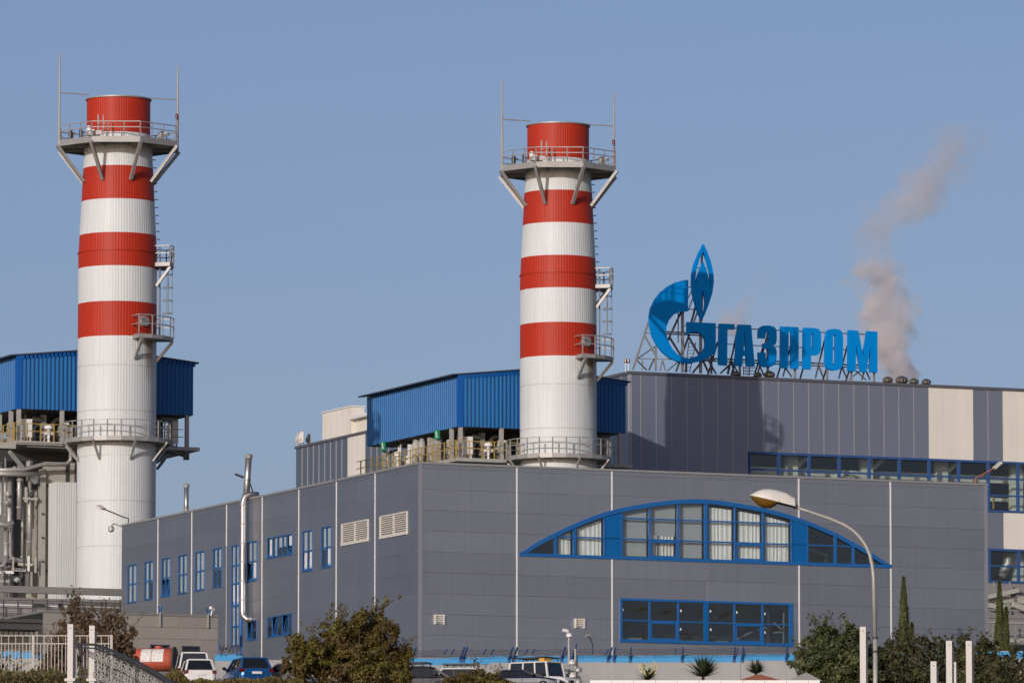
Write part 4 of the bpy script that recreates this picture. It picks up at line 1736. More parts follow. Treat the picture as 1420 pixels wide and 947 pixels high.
for p, q, w_ in (((1366, 828), (1412, 818), .3), ((1366, 838), (1390, 843), .3), ((1404, 838), (1425, 846), .35), ((1378, 806), (1378, 815), .08), ((1400, 806), (1400, 815), .08), ((1366, 876), (1440, 878), .08), ((1408, 866), (1408, 884), .08), ((1377, 866), (1377, 884), .08), ((1398, 832), (1398, 846), .1)):
    a, z = on_t(*p, tR - .6)
    b, y = on_t(*q, tR - .6)
    m = MB()
    m.bar((a, tR - .6, z), (b, tR - .6, y), w_)
    part(m, 'brace', M['casing'] if w_ > .2 else M['galv'], FT)

# ---- beige tower on the hall roof
tw0, ztw = on_s(447, 572, sB + 1.5)
tw1, _ = on_s(487, 563, sB + 1.5)
tw2, zt2 = on_s(509, 572.5, sB + 1.5)
TW = thing('roof_tower', 'beige panelled tower on the roof left of the blue shed', 'tower', (sB + 1.5, tw1, zB))
ztw = (on_s(447, 570.5, sB + 1.5)[1] + on_s(487, 563, sB + 1.5)[1]) / 2
nt_ = 5
for k in range(nt_):
    a0, a1 = tw1 + (tw0 - tw1) * k / nt_, tw1 + (tw0 - tw1) * (k + 1) / nt_
    part(clad_panel(XF_LEFT(sB + 1.5), a0, a1, zB - .1, ztw - .1, [], g=.012, dep=.03), 'panel', M['beige'], TW)
m = MB()
m.box(sB + 1.5, sB + 2.6, tw1 - .02, tw1 + .2, zB - .1, ztw - .1)
part(m, 'end_wall', M['beige'], TW)
m = MB()
m.box(sB + 1.42, sB + 2.7, tw1 - .1, tw0 + .1, ztw - .1, ztw)
part(m, 'coping', M['strip'], TW)
m = MB()
m.box(sB + 1.8, sB + 6, tw2 - 14, tw1 - .1, zB - .1, zt2 - .25)
part(m, 'low_wing', M['beige'], TW)
m = MB()
m.box(sB + 1.3, sB + 6, tw2 - 14, tw1 - .03, zt2 - .25, zt2)
part(m, 'wing_roof', M['strip'], TW)

# ---- antennas at the hall's left end
def antenna(u, v0, v1, label, mt, w_):
    t, z1 = on_s(u, v0, sB + .8)
    r = thing('roof_antenna', label, 'antenna', (sB + .8, t, zB), 'antennas on the hall roof')
    m = MB()
    m.tube([(sB + .8, t, zB - .05), (sB + .8, t, z1)], .06, 8)
    part(m, 'mast', M['steel'], r)
    m = MB()
    m.box(sB + .62, sB + .72, t - w_, t + w_, z1 - .9, z1 - .05)
    m.tube([(sB + .6, t, z1 - .5), (sB + .5, t, z1 - .5)], .22, 10)
    part(m, 'panel_antenna', M[mt], r)


antenna(420.5, 598, 612, 'white panel antenna on the left end of the hall roof', 'white', .3)
antenna(416, 600, 612, 'pale box antenna at the very corner of the hall roof', 'louvre', .25)
antenna(430, 601, 610, 'small dark antenna beside the white one on the hall roof', 'dksteel', .12)
# beacon rods at the front corner
for u, lab in ((867.3, 'left red tipped beacon rod on the hall corner'), (871.5, 'right red tipped beacon rod on the hall corner')):
    s, z1 = on_t(u, 497.5, TB + .3)
    r = thing('beacon_rod', lab, 'beacon', (s, TB + .3, zB), 'beacon rods')
    m = MB()
    m.tube([(s, TB + .3, zB - .05), (s, TB + .3, z1 - .3)], .035, 6)
    part(m, 'rod', M['white'], r)
    m = MB()
    m.lathe([(z1 - .3, .07), (z1 - .22, .11), (z1 - .05, .1), (z1, .03)], (s, TB + .3), 10)
    part(m, 'lamp', M['reded'], r)
# turbine ventilators
for i, (u, v, px) in enumerate(((1231, 527, 7), (1250.5, 527.5, 8.5), (1267.5, 529, 6.5), (1284.5, 530.5, 6.5), (1021, 516.5, 5.5), (1051, 519, 5.5), (1067, 519.5, 7.5))):
    s, z = on_t(u, v, TB + 1.6)
    rad = px / FPX * Yof(s, TB)
    lab = ['leftmost of the four round turbine vents right of the sign', 'biggest round turbine vent right of the sign, second from left', 'third round turbine vent right of the sign', 'rightmost round turbine vent beside the beige panels',
           'round turbine vent under the letter A', 'small dark turbine vent under the letter З', 'larger dark turbine vent between the letters З and П'][i]
    r = thing('turbine_vent', lab, 'roof vent', (s, TB + 1.6, zB - .3), 'turbine vents along the hall roof')
    m = MB()
    m.lathe([(zB - .35, rad * .6), (zB + .15, rad * .6), (zB + .18, rad * .75)], (s, TB + 1.6), 14)
    part(m, 'neck', M['vent'], r)
    m = MB()
    vs, f = [], []
    n = 14
    prof_ = [(0, .7), (.25, .95), (.55, 1.0), (.85, .85), (1.1, .5), (1.2, .12)]
    m.ribbed([(zB + .18 + a * rad, b * rad) for a, b in prof_], (s, TB + 1.6), 12, rad * .06)
    part(m, 'turbine_head', M['vent'], r)

# ================================================================== ROOFTOP SIGN
TS = TB + 1.4
SG = thing('rooftop_sign', 'big blue rooftop sign of Cyrillic letters with a flame emblem on a steel lattice', 'sign', (on_t(1050, 520, TS)[0], TS, zB))


def c1(x, y):
    return 850 + x / 4.51, 320 + y / 4.51


def c2(x, y):
    return 1000 + x / 5.917, 420 + y / 5.917


def sgn(poly, holes, cf, name, label=None, th=.28):
    P = [on_t(*cf(*p), TS) for p in poly]
    Hs = [[on_t(*cf(*p), TS) for p in h] for h in holes]
    m = MB()
    m.prism(P, Hs, lambda a, z, d: (a, TS + d, z), 0, th)
    return part(m, name, M['sign'], SG, label)


sgn([(668, 580), (762, 584), (762, 617), (717, 615), (715, 842), (664, 838)], [], c1, 'letter', 'letter Г')
sgn([(143, 177), (247, 181), (277, 521), (213, 519), (210, 432), (180, 430), (175, 518), (115, 516)], [[(193, 232), (197, 232), (207, 388), (186, 387)]], c2, 'letter', 'letter А')
sgn([(308, 288), (310, 230), (322, 201), (350, 186), (400, 184), (440, 197), (454, 222), (457, 250), (456, 315), (448, 340), (425, 352), (448, 368), (457, 400), (455, 480), (442, 508), (405, 525), (360, 525), (325, 511), (312, 482), (308, 405), (366, 408), (366, 445), (372, 465), (382, 471), (393, 462), (396, 445), (395, 392), (384, 376), (347, 373), (347, 332), (382, 332), (393, 318), (393, 247), (385, 233), (374, 240), (365, 262), (362, 291)], [], c2, 'letter', 'letter З')
sgn([(495, 192), (637, 200), (637, 541), (577, 538), (578, 240), (555, 238), (553, 535), (490, 532)], [], c2, 'letter', 'letter П')
sgn([(680, 203), (770, 206), (800, 214), (817, 235), (822, 270), (820, 385), (812, 410), (790, 428), (738, 430), (738, 545), (675, 542)], [[(740, 246), (752, 247), (758, 262), (757, 375), (750, 388), (739, 388)]], c2, 'letter', 'letter Р')
sgn([(885, 218), (930, 212), (975, 219), (996, 242), (1002, 280), (1000, 500), (990, 530), (965, 550), (925, 555), (885, 546), (863, 522), (856, 482), (860, 285), (866, 242)], [[(922, 264), (935, 260), (942, 275), (941, 490), (935, 506), (923, 503), (918, 490), (919, 280)]], c2, 'letter', 'letter О')
sgn([(1048, 222), (1127, 228), (1167, 440), (1200, 231), (1284, 234), (1284, 570), (1225, 567), (1228, 345), (1192, 568), (1150, 565), (1109, 340), (1105, 562), (1045, 558)], [], c2, 'letter', 'letter М')
sgn([(472, 307), (440, 310), (400, 320), (350, 345), (300, 385), (262, 435), (240, 485), (230, 540), (234, 600), (250, 660), (275, 710), (310, 755), (350, 790), (400, 815), (450, 828), (500, 827), (550, 815), (595, 795), (625, 775), (644, 757), (644, 578), (467, 570), (467, 650), (485, 637), (505, 632), (535, 634), (560, 650), (575, 675), (580, 700), (577, 730), (563, 757), (540, 777), (510, 791), (475, 798), (440, 790), (405, 772), (372, 737), (348, 693), (334, 645), (334, 605), (350, 560), (380, 525), (420, 508), (470, 503)], [], c1, 'emblem_crescent', 'open ring shaped like a letter G with a square end')
sgn([(568, 83), (590, 130), (615, 200), (629, 265), (632, 320), (622, 390), (600, 460), (575, 525), (558, 556), (540, 525), (515, 450), (500, 390), (495, 330), (497, 270), (510, 210), (535, 150)],
    [[(566, 128), (588, 185), (604, 240), (611, 290), (612, 365), (603, 310), (588, 255), (568, 197), (548, 240), (530, 290), (522, 330), (517, 362), (516, 300), (524, 240), (544, 175)], [(563, 372), (575, 410), (580, 450), (575, 500), (562, 535), (555, 500), (553, 440), (556, 400)]], c1, 'emblem_flame', 'upright pointed flame with two cut-outs')
# lattice
def lat(p, q, cf, w_=.09, t0=.55, t1=.55, mt='truss'):
    a, z = on_t(*cf(*p), TS + t0)
    b, y = on_t(*cf(*q), TS + t1)
    m = MB()
    m.bar((a, TS + t0, max(z, zB - .3)), (b, TS + t1, max(y, zB - .3)), w_)
    part(m, 'lattice_bar', M[mt], SG)


for p, q, w_, mt in (((225, 565), (125, 868), .12, 'trusslt'), ((195, 648), (275, 792), .10, 'trusslt'), ((150, 802), (268, 722), .08, 'truss'), ((145, 805), (212, 872), .08, 'truss'), ((150, 800), (640, 808), .07, 'trusslt'), ((200, 640), (480, 648), .07, 'trusslt'),
                     ((330, 632), (560, 642), .09, 'truss'), ((335, 645), (560, 655), .09, 'truss'), ((268, 720), (268, 875), .13, 'trusslt'), ((185, 808), (185, 872), .07, 'trusslt'), ((435, 500), (435, 885), .17, 'trusslt'), ((548, 545), (548, 890), .18, 'trusslt'), ((408, 512), (408, 700), .06, 'truss'),
                     ((355, 668), (432, 792), .12, 'truss'), ((475, 655), (395, 880), .12, 'truss'), ((425, 510), (335, 705), .12, 'truss'), ((472, 662), (548, 792), .12, 'truss'), ((500, 420), (470, 500), .06, 'truss'), ((520, 460), (490, 575), .12, 'truss'), ((530, 500), (505, 575), .08, 'truss'), ((565, 815), (600, 892), .12, 'truss'), ((558, 818), (498, 888), .12, 'truss'),
                     ((616, 780), (616, 895), .12, 'truss'), ((598, 812), (645, 895), .10, 'truss'), ((470, 352), (510, 355), .06, 'truss'), ((470, 490), (520, 494), .06, 'truss'), ((495, 372), (470, 420), .05, 'truss'), ((440, 592), (470, 594), .05, 'truss'), ((458, 800), (458, 885), .12, 'truss'), ((310, 810), (295, 875), .08, 'trusslt'), ((312, 812), (328, 876), .08, 'trusslt'),
                     ((258, 800), (225, 872), .09, 'truss'), ((430, 800), (340, 876), .07, 'truss'), ((556, 100), (556, 560), .12, 'trusslt'), ((515, 232), (612, 237), .05, 'truss'), ((735, 800), (760, 890), .1, 'truss'), ((735, 830), (670, 892), .08, 'truss'), ((790, 830), (795, 895), .12, 'trusslt'), ((780, 640), (715, 895), .1, 'truss')):
    lat(p, q, c1, w_, .5, .5, mt)
for k in range(9):                                   # access ladder behind the emblem
    y = 705 + k * 21
    lat((470 - k * 2, y), (515 - k * 4, y), c1, .035, .9, .9, 'trusslt')
lat((475, 695), (450, 885), c1, .05, .9, .9, 'trusslt')
lat((520, 695), (480, 885), c1, .05, .9, .9, 'trusslt')
for y0, y1, w_, x0 in ((202, 258, .07, -120), (335, 392, .06, -120), (455, 512, .10, -250), (476, 532, .08, -250)):
    s_a, za = on_t(*c2(x0, y0 - .0), TS + .5)
    s_b, zb = on_t(*c2(1280, y1), TS + .5)
    z = (za + zb) / 2
    m = MB()
    m.bar((s_a, TS + .5, z), (s_b, TS + .5, z), w_)
    part(m, 'lattice_rail', M['truss'], SG)
for p, q, w_ in (((130, 235), (58, 585), .09), ((90, 490), (150, 592), .09), ((88, 500), (0, 575), .07), ((372, 285), (298, 592), .09), ((315, 512), (352, 598), .09), ((568, 365), (508, 603), .09), ((532, 538), (580, 607), .09), ((850, 300), (774, 615), .09), ((798, 512), (838, 612), .09), ((1036, 350), (965, 622), .09), ((995, 532), (1032, 622), .09), ((1220, 380), (1155, 632), .09), ((1190, 560), (1222, 632), .09), ((1135, 560), (1050, 628), .07), ((1105, 556), (1190, 632), .07)):
    lat(p, q, c2, w_, .5, .5)
for x, w_ in ((152, .12), (380, .15), (603, .15), (868, .12), (1065, .13), (1252, .13)):
    s, z = on_t(*c2(x, 300), TS + .45)
    m = MB()
    m.bar((s, TS + .42, zB - .3), (s, TS + .42, on_t(*c2(x, 235 + x * .045), TS + .45)[1]), w_)
    part(m, 'lattice_post', M['trusslt'], SG)
for k in range(14):                                  # back legs that stay the letters
    s = on_t(1000 + k * 16, 480, TS)[0]
    if k % 2:
        continue
    m = MB()
    m.bar((s, TS + .55, zB + 2.6), (s + .1, TS + 3.0, zB - .3), .09)
    part(m, 'back_stay', M['truss'], SG)
# small lattice mast behind the letter A
for x in (185, 232):
    lat((x, 520), (x, 592), c2, .06, 1.3, 1.3, 'trusslt')
for y in (530, 555, 580):
    lat((180, y), (280, y + 2), c2, .05, 1.3, 1.3, 'trusslt')
for k in range(3):
    lat((185, 528 + 25 * k), (232, 550 + 22 * k), c2, .04, 1.3, 1.3, 'trusslt')

# ================================================================== flues and roof gear of the office block
def flue(label, pts, r, bands_, cap):
    o = thing('exhaust_flue', label, 'flue', (pts[0][0], pts[0][1], min(p[2] for p in pts)), 'stainless flues')
    m = MB()
    m.tube(pts, r, 14)
    part(m, 'pipe', M['inox'], o, smooth=True)
    for (x, y, z) in bands_:
        m = MB()
        m.lathe([(z, r + .004), (z, r + .03), (z + .09, r + .03), (z + .09, r + .004)], (x, y), 14, False)
        part(m, 'joint_band', M['galv'], o)
    if cap:
        x, y, z = pts[-1]
        m = MB()
        m.lathe([(z - .15, r + .02), (z + .05, r + .05), (z + .12, r * .7)], (x, y), 14)
        part(m, 'rain_cap', M['galv'], o)
    return o


tW, zWb = on_s(336.5, 855, -.45)
_, zWt = on_s(336.5, 690, -.45)
rW = .185
flue('tall stainless flue pipe running down the side wall of the grey building', [(.0, tW - .42, zWb - .2), (-.3, tW - .3, zWb - .14), (-.45, tW - .08, zWb + .06), (-.45, tW, zWb + .35), (-.45, tW, zWt - .3), (-.35, tW, zWt + .05), (-.05, tW - .06, zWt + .2), (.5, tW - .1, zWt + .2)], rW,
     [(-.45, tW, zWb + 1 + q * 1.15) for q in range(6)], False)
t2, z2 = on_s(345, 632, 1.0)
f2 = flue('leaning stainless flue pipe standing on the roof above the long wall pipe', [(1.0, t2 + .5, ZR - .5), (1.0, t2 + .3, ZR + 1.0), (1.0, t2, z2)], .20, [(1.0, t2 + .25, ZR + 1.3), (1.0, t2 + .4, ZR + .2)], True)
m = MB()
m.bar((1.0, t2 + .15, z2 - 1.3), (1.0, t2 - 1.6, ZR - .4), .06)
m.bar((.6, t2 + 1.2, z2 - 1.05), (.7, t2 + .2, z2 - 1.3), .12)
part(m, 'guy_rod', M['dksteel'], f2)
t3, z3 = on_s(258.5, 673, 1.0)
flue('short stainless flue pipe on the roof edge further left', [(1.0, t3, ZR - .5), (1.0, t3, z3)], .15, [(1.0, t3, ZR + .25)], True)


def floodlight(label, base, arm_end, mt='dksteel'):
    o = thing('floodlight', label, 'floodlight', base, 'floodlights on arms', True)
    b, a = Vector(base), Vector(arm_end)
    m = MB()
    m.tube([b, b + Vector((0, 0, .35)), b + (a - b) * .15 + Vector((0, 0, .25)), a], .045, 6)
    part(m, 'arm', M[mt], o)
    d = (a - b).normalized()
    m = MB()
    m.bar(a - d * .05, a + d * .55, .34, .14)
    m.bar(a + d * .1 - Vector((0, 0, .09)), a + d * .5 - Vector((0, 0, .09)), .26, .05)
    part(m, 'lamp_head', M['louvre'], o)


tq, zq = on_s(178, 721, .1)
te, ze = on_s(157, 705.5, .1)
floodlight('floodlight on a thin arm at the far left corner of the grey roof', (.1, tq, ZR), (-.6, te, ze))
s5, z5 = on_t(1353, 668, .3)
s6, z6 = on_t(1379, 648.5, .3)
floodlight('floodlight on a rusty red arm at the right end of the grey roof', (s5, .3, ZR), (s6, .3, z6), 'orangepole')
t, z = on_s(162, 722, -.3)
m = MB()
m.tube([(-.05, TA1 + .1, ZR - .1), (-.4, TA1 + .4, ZR + .1), (-.5, TA1 + .6, ZR - .1)], .05, 6)
m.lathe([(ZR - .45, .08), (ZR - .35, .2), (ZR - .12, .2), (ZR - .05, .08)], (-.5, TA1 + .6), 10)
solo(m, 'dome_camera', M['galv'], 'small dome camera hanging off the far left corner of the grey building', 'camera', (-.05, TA1 + .1, ZR - .1), None, True)

# ================================================================== taupe annexe (left foreground of the office block)
tD = 6.0
sD1, zD1 = on_t(302.5, 853, tD)
sD0, zD0 = on_t(60, 846, tD)
zD = (zD1 + on_t(167, 848.5, tD)[1]) / 2
D = thing('annexe_building', 'low taupe concrete annexe with two dark slit windows behind the parked vans', 'building', (sD0, tD, GZ))
xfD = XF_FRONT(tD)
wnd = []
for u0, u1, v0, v1 in ((209, 234, 894, 908), (253, 276, 896, 911)):
    a0, z1 = on_t(u0, v0, tD)
    a1, z0 = on_t(u1, v1, tD)
    wnd.append((a0, a1, z0, z1))
aj = [sD0] + [on_t(u, 900, tD)[0] for u in (110, 183, 247)] + [sD1]
zjD = [zD - .12]
while zjD[-1] > GZ + .3:
    zjD.append(zjD[-1] - .66)
zjD[-1] = GZ
zjD = zjD[::-1]
for i in range(len(aj) - 1):
    for j in range(len(zjD) - 1):
        hs = [h for h in wnd if h[0] < aj[i + 1] and h[1] > aj[i] and h[2] < zjD[j + 1] and h[3] > zjD[j]]
        pm = clad_panel(xfD, aj[i], aj[i + 1], zjD[j], zjD[j + 1], hs, g=.012, dep=.03)
        if pm.f:
            part(pm, 'panel', M['taupe'], D)
for a0, a1, z0, z1 in wnd:
    m = MB(xfD)
    m.box(a0 - .02, a1 + .02, -.2, -.15, z0 - .02, z1 + .02)
    wo = part(m, 'window', M['carglass'], D)
    m = MB(xfD)
    m.box(a0 - .03, a0 + .05, -.15, .03, z0, z1)
    m.box(a1 - .05, a1 + .03, -.15, .03, z0, z1)
    m.box(a0 - .03, a1 + .03, -.15, .035, z1 - .05, z1 + .04)
    part(m, 'frame', M['navy'], wo)
m = MB()
m.box(sD0, sD1 + .04, tD - .05, tD + 6, zD - .12, zD)
part(m, 'coping', M['greybeam'], D)
m = MB()
m.box(sD1 - .15, sD1 - .0, tD + .04, tD + 6, GZ, zD - .13)
part(m, 'side_wall', M['taupe'], D)
# barbed-wire brackets and a camera on the annexe
for i, u in enumerate((222.5, 289)):
    a, z = on_t(u, 850, tD - .15)
    o = thing('fence_bracket', ['blue forked wire bracket on the annexe roof edge, left one', 'blue forked wire bracket on the annexe roof edge beside the camera'][i], 'bracket', (a, tD - .1, zD - .6), 'wire brackets on the annexe')
    m = MB()
    m.bar((a, tD - .1, zD - .75), (a, tD - .1, zD + .1), .07)
    part(m, 'stem', M['steel'], o)
    for dx in (-1, 1):
        m = MB()
        m.bar((a, tD - .1, zD + .02), (a + dx * .13, tD - .1, zD + .42), .06)
        part(m, 'fork_arm', M['armblue'] if dx < 0 else M['blue'], o)
a, z = on_t(295, 850, tD - .1)
m = MB()
m.tube([(a - .1, tD - .1, zD - .05), (a - .05, tD - .1, zD + .25)], .04, 6)
m.tube([(a - .2, tD - .25, zD + .40), (a + .05, tD - .1, zD + .3), (a + .1, tD - .05, zD + .28)], [.09, .11, .07], 8)
solo(m, 'security_camera', M['white'], 'white security camera at the right end of the annexe roof', 'camera', (a, tD - .1, zD - .05), None, True)

# ================================================================== perimeter wall with barbed wire (front)
YW = 384.0
PW = thing('perimeter_wall', 'white perimeter wall with a bright blue top band and barbed wire arms', 'wall', at(850, 912, YW) * 1.0, None, False)
segs = [(548, 624, 912.6), (624, 680, 911), (680, 795, 909.2), (795, 849, 908.3), (849, 907, 908.9), (907, 1027, 908.4), (1027, 1128, 906.4), (1128, 1215, 905), (1215, 1300, 904), (1300, 1440, 903)]
for u0, u1, v in segs:
    p, q = at(u0, v, YW), at(u1, v, YW)
    zt = p.z
    m = MB()
    m.box(p.x + .01, q.x - .01, YW, YW + .22, GZ, zt - .37)
    wp = part(m, 'wall_panel', M['wallwhite'], PW)
    m = MB()
    m.box(p.x + .003, q.x - .003, YW - .012, YW + .232, zt - .37, zt)
    part(m, 'blue_band', M['wallblue'], wp)
    m = MB()
    m.box(p.x + .003, q.x - .003, YW - .002, YW + .222, zt + .001, zt + .03)
    part(m, 'wall_cap', M['steel'], wp)
# left stretch
for u0, u1, v, blue in ((-40, 60, 903.5, True), (60, 190, 903.5, True), (298, 336, 907, True), (336, 402, 915, False), (402, 560, 915, False)):
    Yl = 391.0 if u0 > 200 else 400.0
    p, q = at(u0, v, Yl), at(u1, v, Yl)
    m = MB()
    m.box(p.x, q.x - .01, Yl, Yl + .2, GZ, p.z - (.37 if blue else .04))
    wp = part(m, 'wall_panel', M['wallwhite'], PW)
    m = MB()
    if blue:
        m.box(p.x, q.x - .003, Yl - .012, Yl + .22, p.z - .37, p.z)
        part(m, 'blue_band', M['wallblue'], wp)
    else:
        m.box(p.x, q.x - .003, Yl - .012, Yl + .22, p.z - .04, p.z)
        part(m, 'wall_cap', M['steel'], wp)
arms = [(574, 1), (618, 0), (628, 0), (641, 1), (645, 1), (672, 0), (683, 0), (708, 1), (714.6, 1), (730, 0), (740, 0), (781, 1), (786.5, 0), (795.6, 1), (842, 0), (845.5, 1), (852.3, 2), (874.5, 2), (936.6, 0), (946.5, 2), (1018.5, 1), (1022, 0), (1030, 2), (1032, 0), (1091, 2)]
for u, k in arms:
    lean = 4.5 if u < 850 else 1.5
    if k == 0:
        p, q = at(u - lean * .5, 907, YW + .3), at(u + lean * .5, 899.5, YW + .55)
        w_ = .05
    else:
        p, q = at(u - lean * .6, 914.5, YW - .06), at(u + lean * .7, 897, YW - .4)
        w_ = .075
    m = MB()
    m.bar(p, q, w_, w_)
    if k:
        m.box(p.x - .07, p.x + .07, YW - .09, YW - .016, p.z - .12, p.z + .2)
    part(m, 'barb_arm', M['armblue'], PW)
for k in range(5):
    v = 898.6 + k * 2.0
    p, q = at(572, v + 2.5, YW - .35), at(1094, v - .5, YW - .35)
    m = MB()
    pts = []
    for j in range(27):
        x = p.lerp(q, j / 26)
        pts.append((x.x, x.y, x.z - .05 * sin(pi * ((j * 1.0) % 2) / 2)))
    m.tube(pts, .012, 4)
    part(m, 'barbed_wire', M['wire'], PW)
# blue downpipe and wire coil frame by the left wall stretch
p0, p1 = at(334.5, 905, 396), at(334.5, 858, 396)
m = MB()
m.tube([p0 - Vector((0, 0, 2)), p1], .09, 8)
solo(m, 'downpipe', M['blue'], 'blue downpipe beside the stairwell window', 'pipe', tuple(p0 - Vector((0, 0, 2))))
o = thing('wire_gate', 'tangle of barbed wire on blue arms beside the annexe', 'barbed wire', at(312, 907, 390.8), None, False)
for u, v0, v1, du in ((305, 907, 893, -3), (311, 907, 897, 2), (327, 907, 897, -2), (331, 907, 896, 4), (334, 907, 898, 3)):
    m = MB()
    m.bar(at(u, v0, 390.8), at(u + du, v1, 390.8), .08)
    part(m, 'barb_arm', M['armblue'], o)
for k in range(3):
    m = MB()
    pts = []
    for j in range(40):
        an = j * .9
        c_ = at(304 + j * .75, 901 - k * 2, 390.8)
        pts.append(c_ + Vector((0, .2 * cos(an), .16 * sin(an))))
    m.tube(pts, .012, 4)
    part(m, 'razor_coil', M['wire'], o)

# ================================================================== VEHICLES
def car(name, label, pos, head, paint, L=4.4, W=1.8, H=1.55, belt=.95, hood=.92, tail=.9, gx=(-2.0, 1.0), rx=(-1.6, .25), van=False, rack=False, boxy=False, group=None, cat='car'):
    """Car heading along +x of its own frame; gx = cabin foot (rear, front), rx = roof (rear, front)."""
    o = bpy.data.objects.new(name, None)
    COL.objects.link(o)
    o.location = pos
    o.rotation_euler = (0, 0, head)
    o['label'], o['category'] = label, cat
    o['group'] = group or 'cars parked along the wall'
    ORG[o.name] = (0, 0, 0)
    hw = W / 2
    r = .36 if boxy else .33
    b = MB()
    stn = [(-L / 2, .45, tail * .82, hw * .80), (-L / 2 + .06, .30, tail * .93, hw * .93), (-L / 2 + .35, .24, tail + .02, hw), (gx[0] + .1, .22, belt, hw), (0, .22, belt, hw), (gx[1], .22, belt * .99, hw), (L / 2 - .55, .22, hood * .95, hw * .985), (L / 2 - .14, .26, hood * .86, hw * .93), (L / 2, .34, hood * .66, hw * .74)]
    stn = sorted(stn)
    vs, f = [], []
    n = 10
    for x, z0, z1, w_ in stn:
        half = [(w_ * .82, z0), (w_ * .97, z0 + .12), (w_, (z0 + z1) / 2), (w_ * .965, z1 - .10), (w_ * .86, z1)]
        ring = [(y, z) for y, z in half] + [(-y, z) for y, z in reversed(half)]
        vs += [(x, y, z) for y, z in ring]
    for i in range(len(stn) - 1):
        for k in range(n):
            k2 = (k + 1) % n
            f.append((i * n + k, i * n + k2, (i + 1) * n + k2, (i + 1) * n + k))
    f += [tuple(range(n)), tuple((len(stn) - 1) * n + k for k in range(n))]
    b.add(vs, f)
    body = part(b, 'body', M[paint], o, smooth=False)
    # cabin glass, roof and pillars
    gw, rw = hw * .88, hw * (.80 if boxy else .70)
    zb_, zt = belt - .03, H - .07
    def frus(e=0.0):
        return [(gx[0] - e, gw + e, zb_), (gx[1] + e, gw + e, zb_), (gx[1] + e, -gw - e, zb_), (gx[0] - e, -gw - e, zb_), (rx[0] - e, rw + e, zt), (rx[1] + e, rw + e, zt), (rx[1] + e, -rw - e, zt), (rx[0] - e, -rw - e, zt)]
    g = MB()
    g.add(frus(), [(0, 1, 2, 3), (4, 7, 6, 5), (0, 4, 5, 1), (1, 5, 6, 2), (2, 6, 7, 3), (3, 7, 4, 0)])
    part(g, 'windows', M['carglass'], o)
    rf = MB()
    rr_ = []
    for (z, k) in ((zt - .015, 1.04), (zt + .05, .98), (H, .80)):
        cx_ = (rx[0] + rx[1]) / 2
        lx = (rx[1] - rx[0]) / 2 * (1.0 if k > .9 else .9) + .05 * k
        w_ = (rw + .02) * k
        rr_.append([(cx_ - lx, -w_ * .9, z), (cx_ - lx * .94, -w_, z), (cx_ + lx * .94, -w_, z), (cx_ + lx, -w_ * .9, z), (cx_ + lx, w_ * .9, z), (cx_ + lx * .94, w_, z), (cx_ - lx * .94, w_, z), (cx_ - lx, w_ * .9, z)])
    vs = [p for ring in rr_ for p in ring]
    f = [(i * 8 + k, i * 8 + (k + 1) % 8, (i + 1) * 8 + (k + 1) % 8, (i + 1) * 8 + k) for i in range(2) for k in range(8)]
    f += [tuple(range(7, -1, -1)), tuple(16 + k for k in range(8))]
    rf.add(vs, f)
    part(rf, 'roof', M[paint], o)
    F8 = [Vector(p) for p in frus(.012)]
    for a, c in ((0, 4), (1, 5), (2, 6), (3, 7)):
        m = MB()
        m.bar(F8[a], F8[c], .11, .09)
        part(m, 'pillar', M[paint], o)
    for tpos in ((.36, .68) if not van else (.33, .62, .9)):
        for sg in (0, 1):
            p = F8[0].lerp(F8[1], tpos) if sg == 0 else F8[3].lerp(F8[2], tpos)
            q = F8[4].lerp(F8[5], tpos) if sg == 0 else F8[7].lerp(F8[6], tpos)
            m = MB()
            m.bar(p, q, .09, .05)
            part(m, 'pillar', M['blackplastic' if not boxy else paint], o)
    for x in (-L / 2 + .85, L / 2 - .85):
        for sy in (-1, 1):
            m = MB()
            y0 = sy * (hw - .19)
            y1 = sy * (hw + .015)
            m.tube([(x, y0, r), (x, y0 + sy * .02, r), (x, y1 - sy * .02, r), (x, y1, r)], [r * .9, r, r, r * .9], 18)
            wh = part(m, 'wheel', M['tyre'], o)
            m = MB()
            m.tube([(x, y1 - sy * .01, r), (x, y1 + sy * .012, r)], [r * .66, r * .6], 14)
            part(m, 'rim', M['rim'], wh)
    for sy in (-1, 1):
        m = MB()
        x0 = -L / 2
        m.box(x0 - .015, x0 + .22, sy * hw * .90 - .13, sy * hw * .90 + .10 * 1, tail * .74, tail * .92) if sy > 0 else m.box(x0 - .015, x0 + .22, sy * hw * .90 - .10, sy * hw * .90 + .13, tail * .74, tail * .92)
        part(m, 'tail_light', M['tail'], o)
        m = MB()
        m.tube([(L / 2 - .16, sy * hw * .72, hood * .68), (L / 2 + .005, sy * hw * .66, hood * .66)], [.14, .11], 12)
        part(m, 'headlight', M['headl'], o)
        m = MB()
        m.tube([(gx[1] - .28, sy * (hw - .04), belt + .03), (gx[1] - .25, sy * (hw + .12), belt + .12), (gx[1] - .25, sy * (hw + .22), belt + .12)], [.04, .10, .07], 8)
        part(m, 'wing_mirror', M['blackplastic'], o)
    m = MB()
    m.box(-L / 2 - .05, -L / 2 + .2, -hw * .82, hw * .82, .34, .56)
    part(m, 'rear_bumper', M['blackplastic' if boxy else paint], o)
    m = MB()
    m.box(-L / 2 - .075 + .02, -L / 2 + .1, -.27, .27, tail * .66, tail * .66 + .13)
    part(m, 'number_plate', M['plate'], o)
    m = MB()
    m.box(L / 2 - .2, L / 2 + .05, -hw * .86, hw * .86, .36, .54)
    part(m, 'front_bumper', M['blackplastic' if boxy else paint], o)
    m = MB()
    m.box(L / 2 - .12, L / 2 + .015, -hw * .5, hw * .5, hood * .58, hood * .76)
    part(m, 'grille', M['blackplastic'], o)
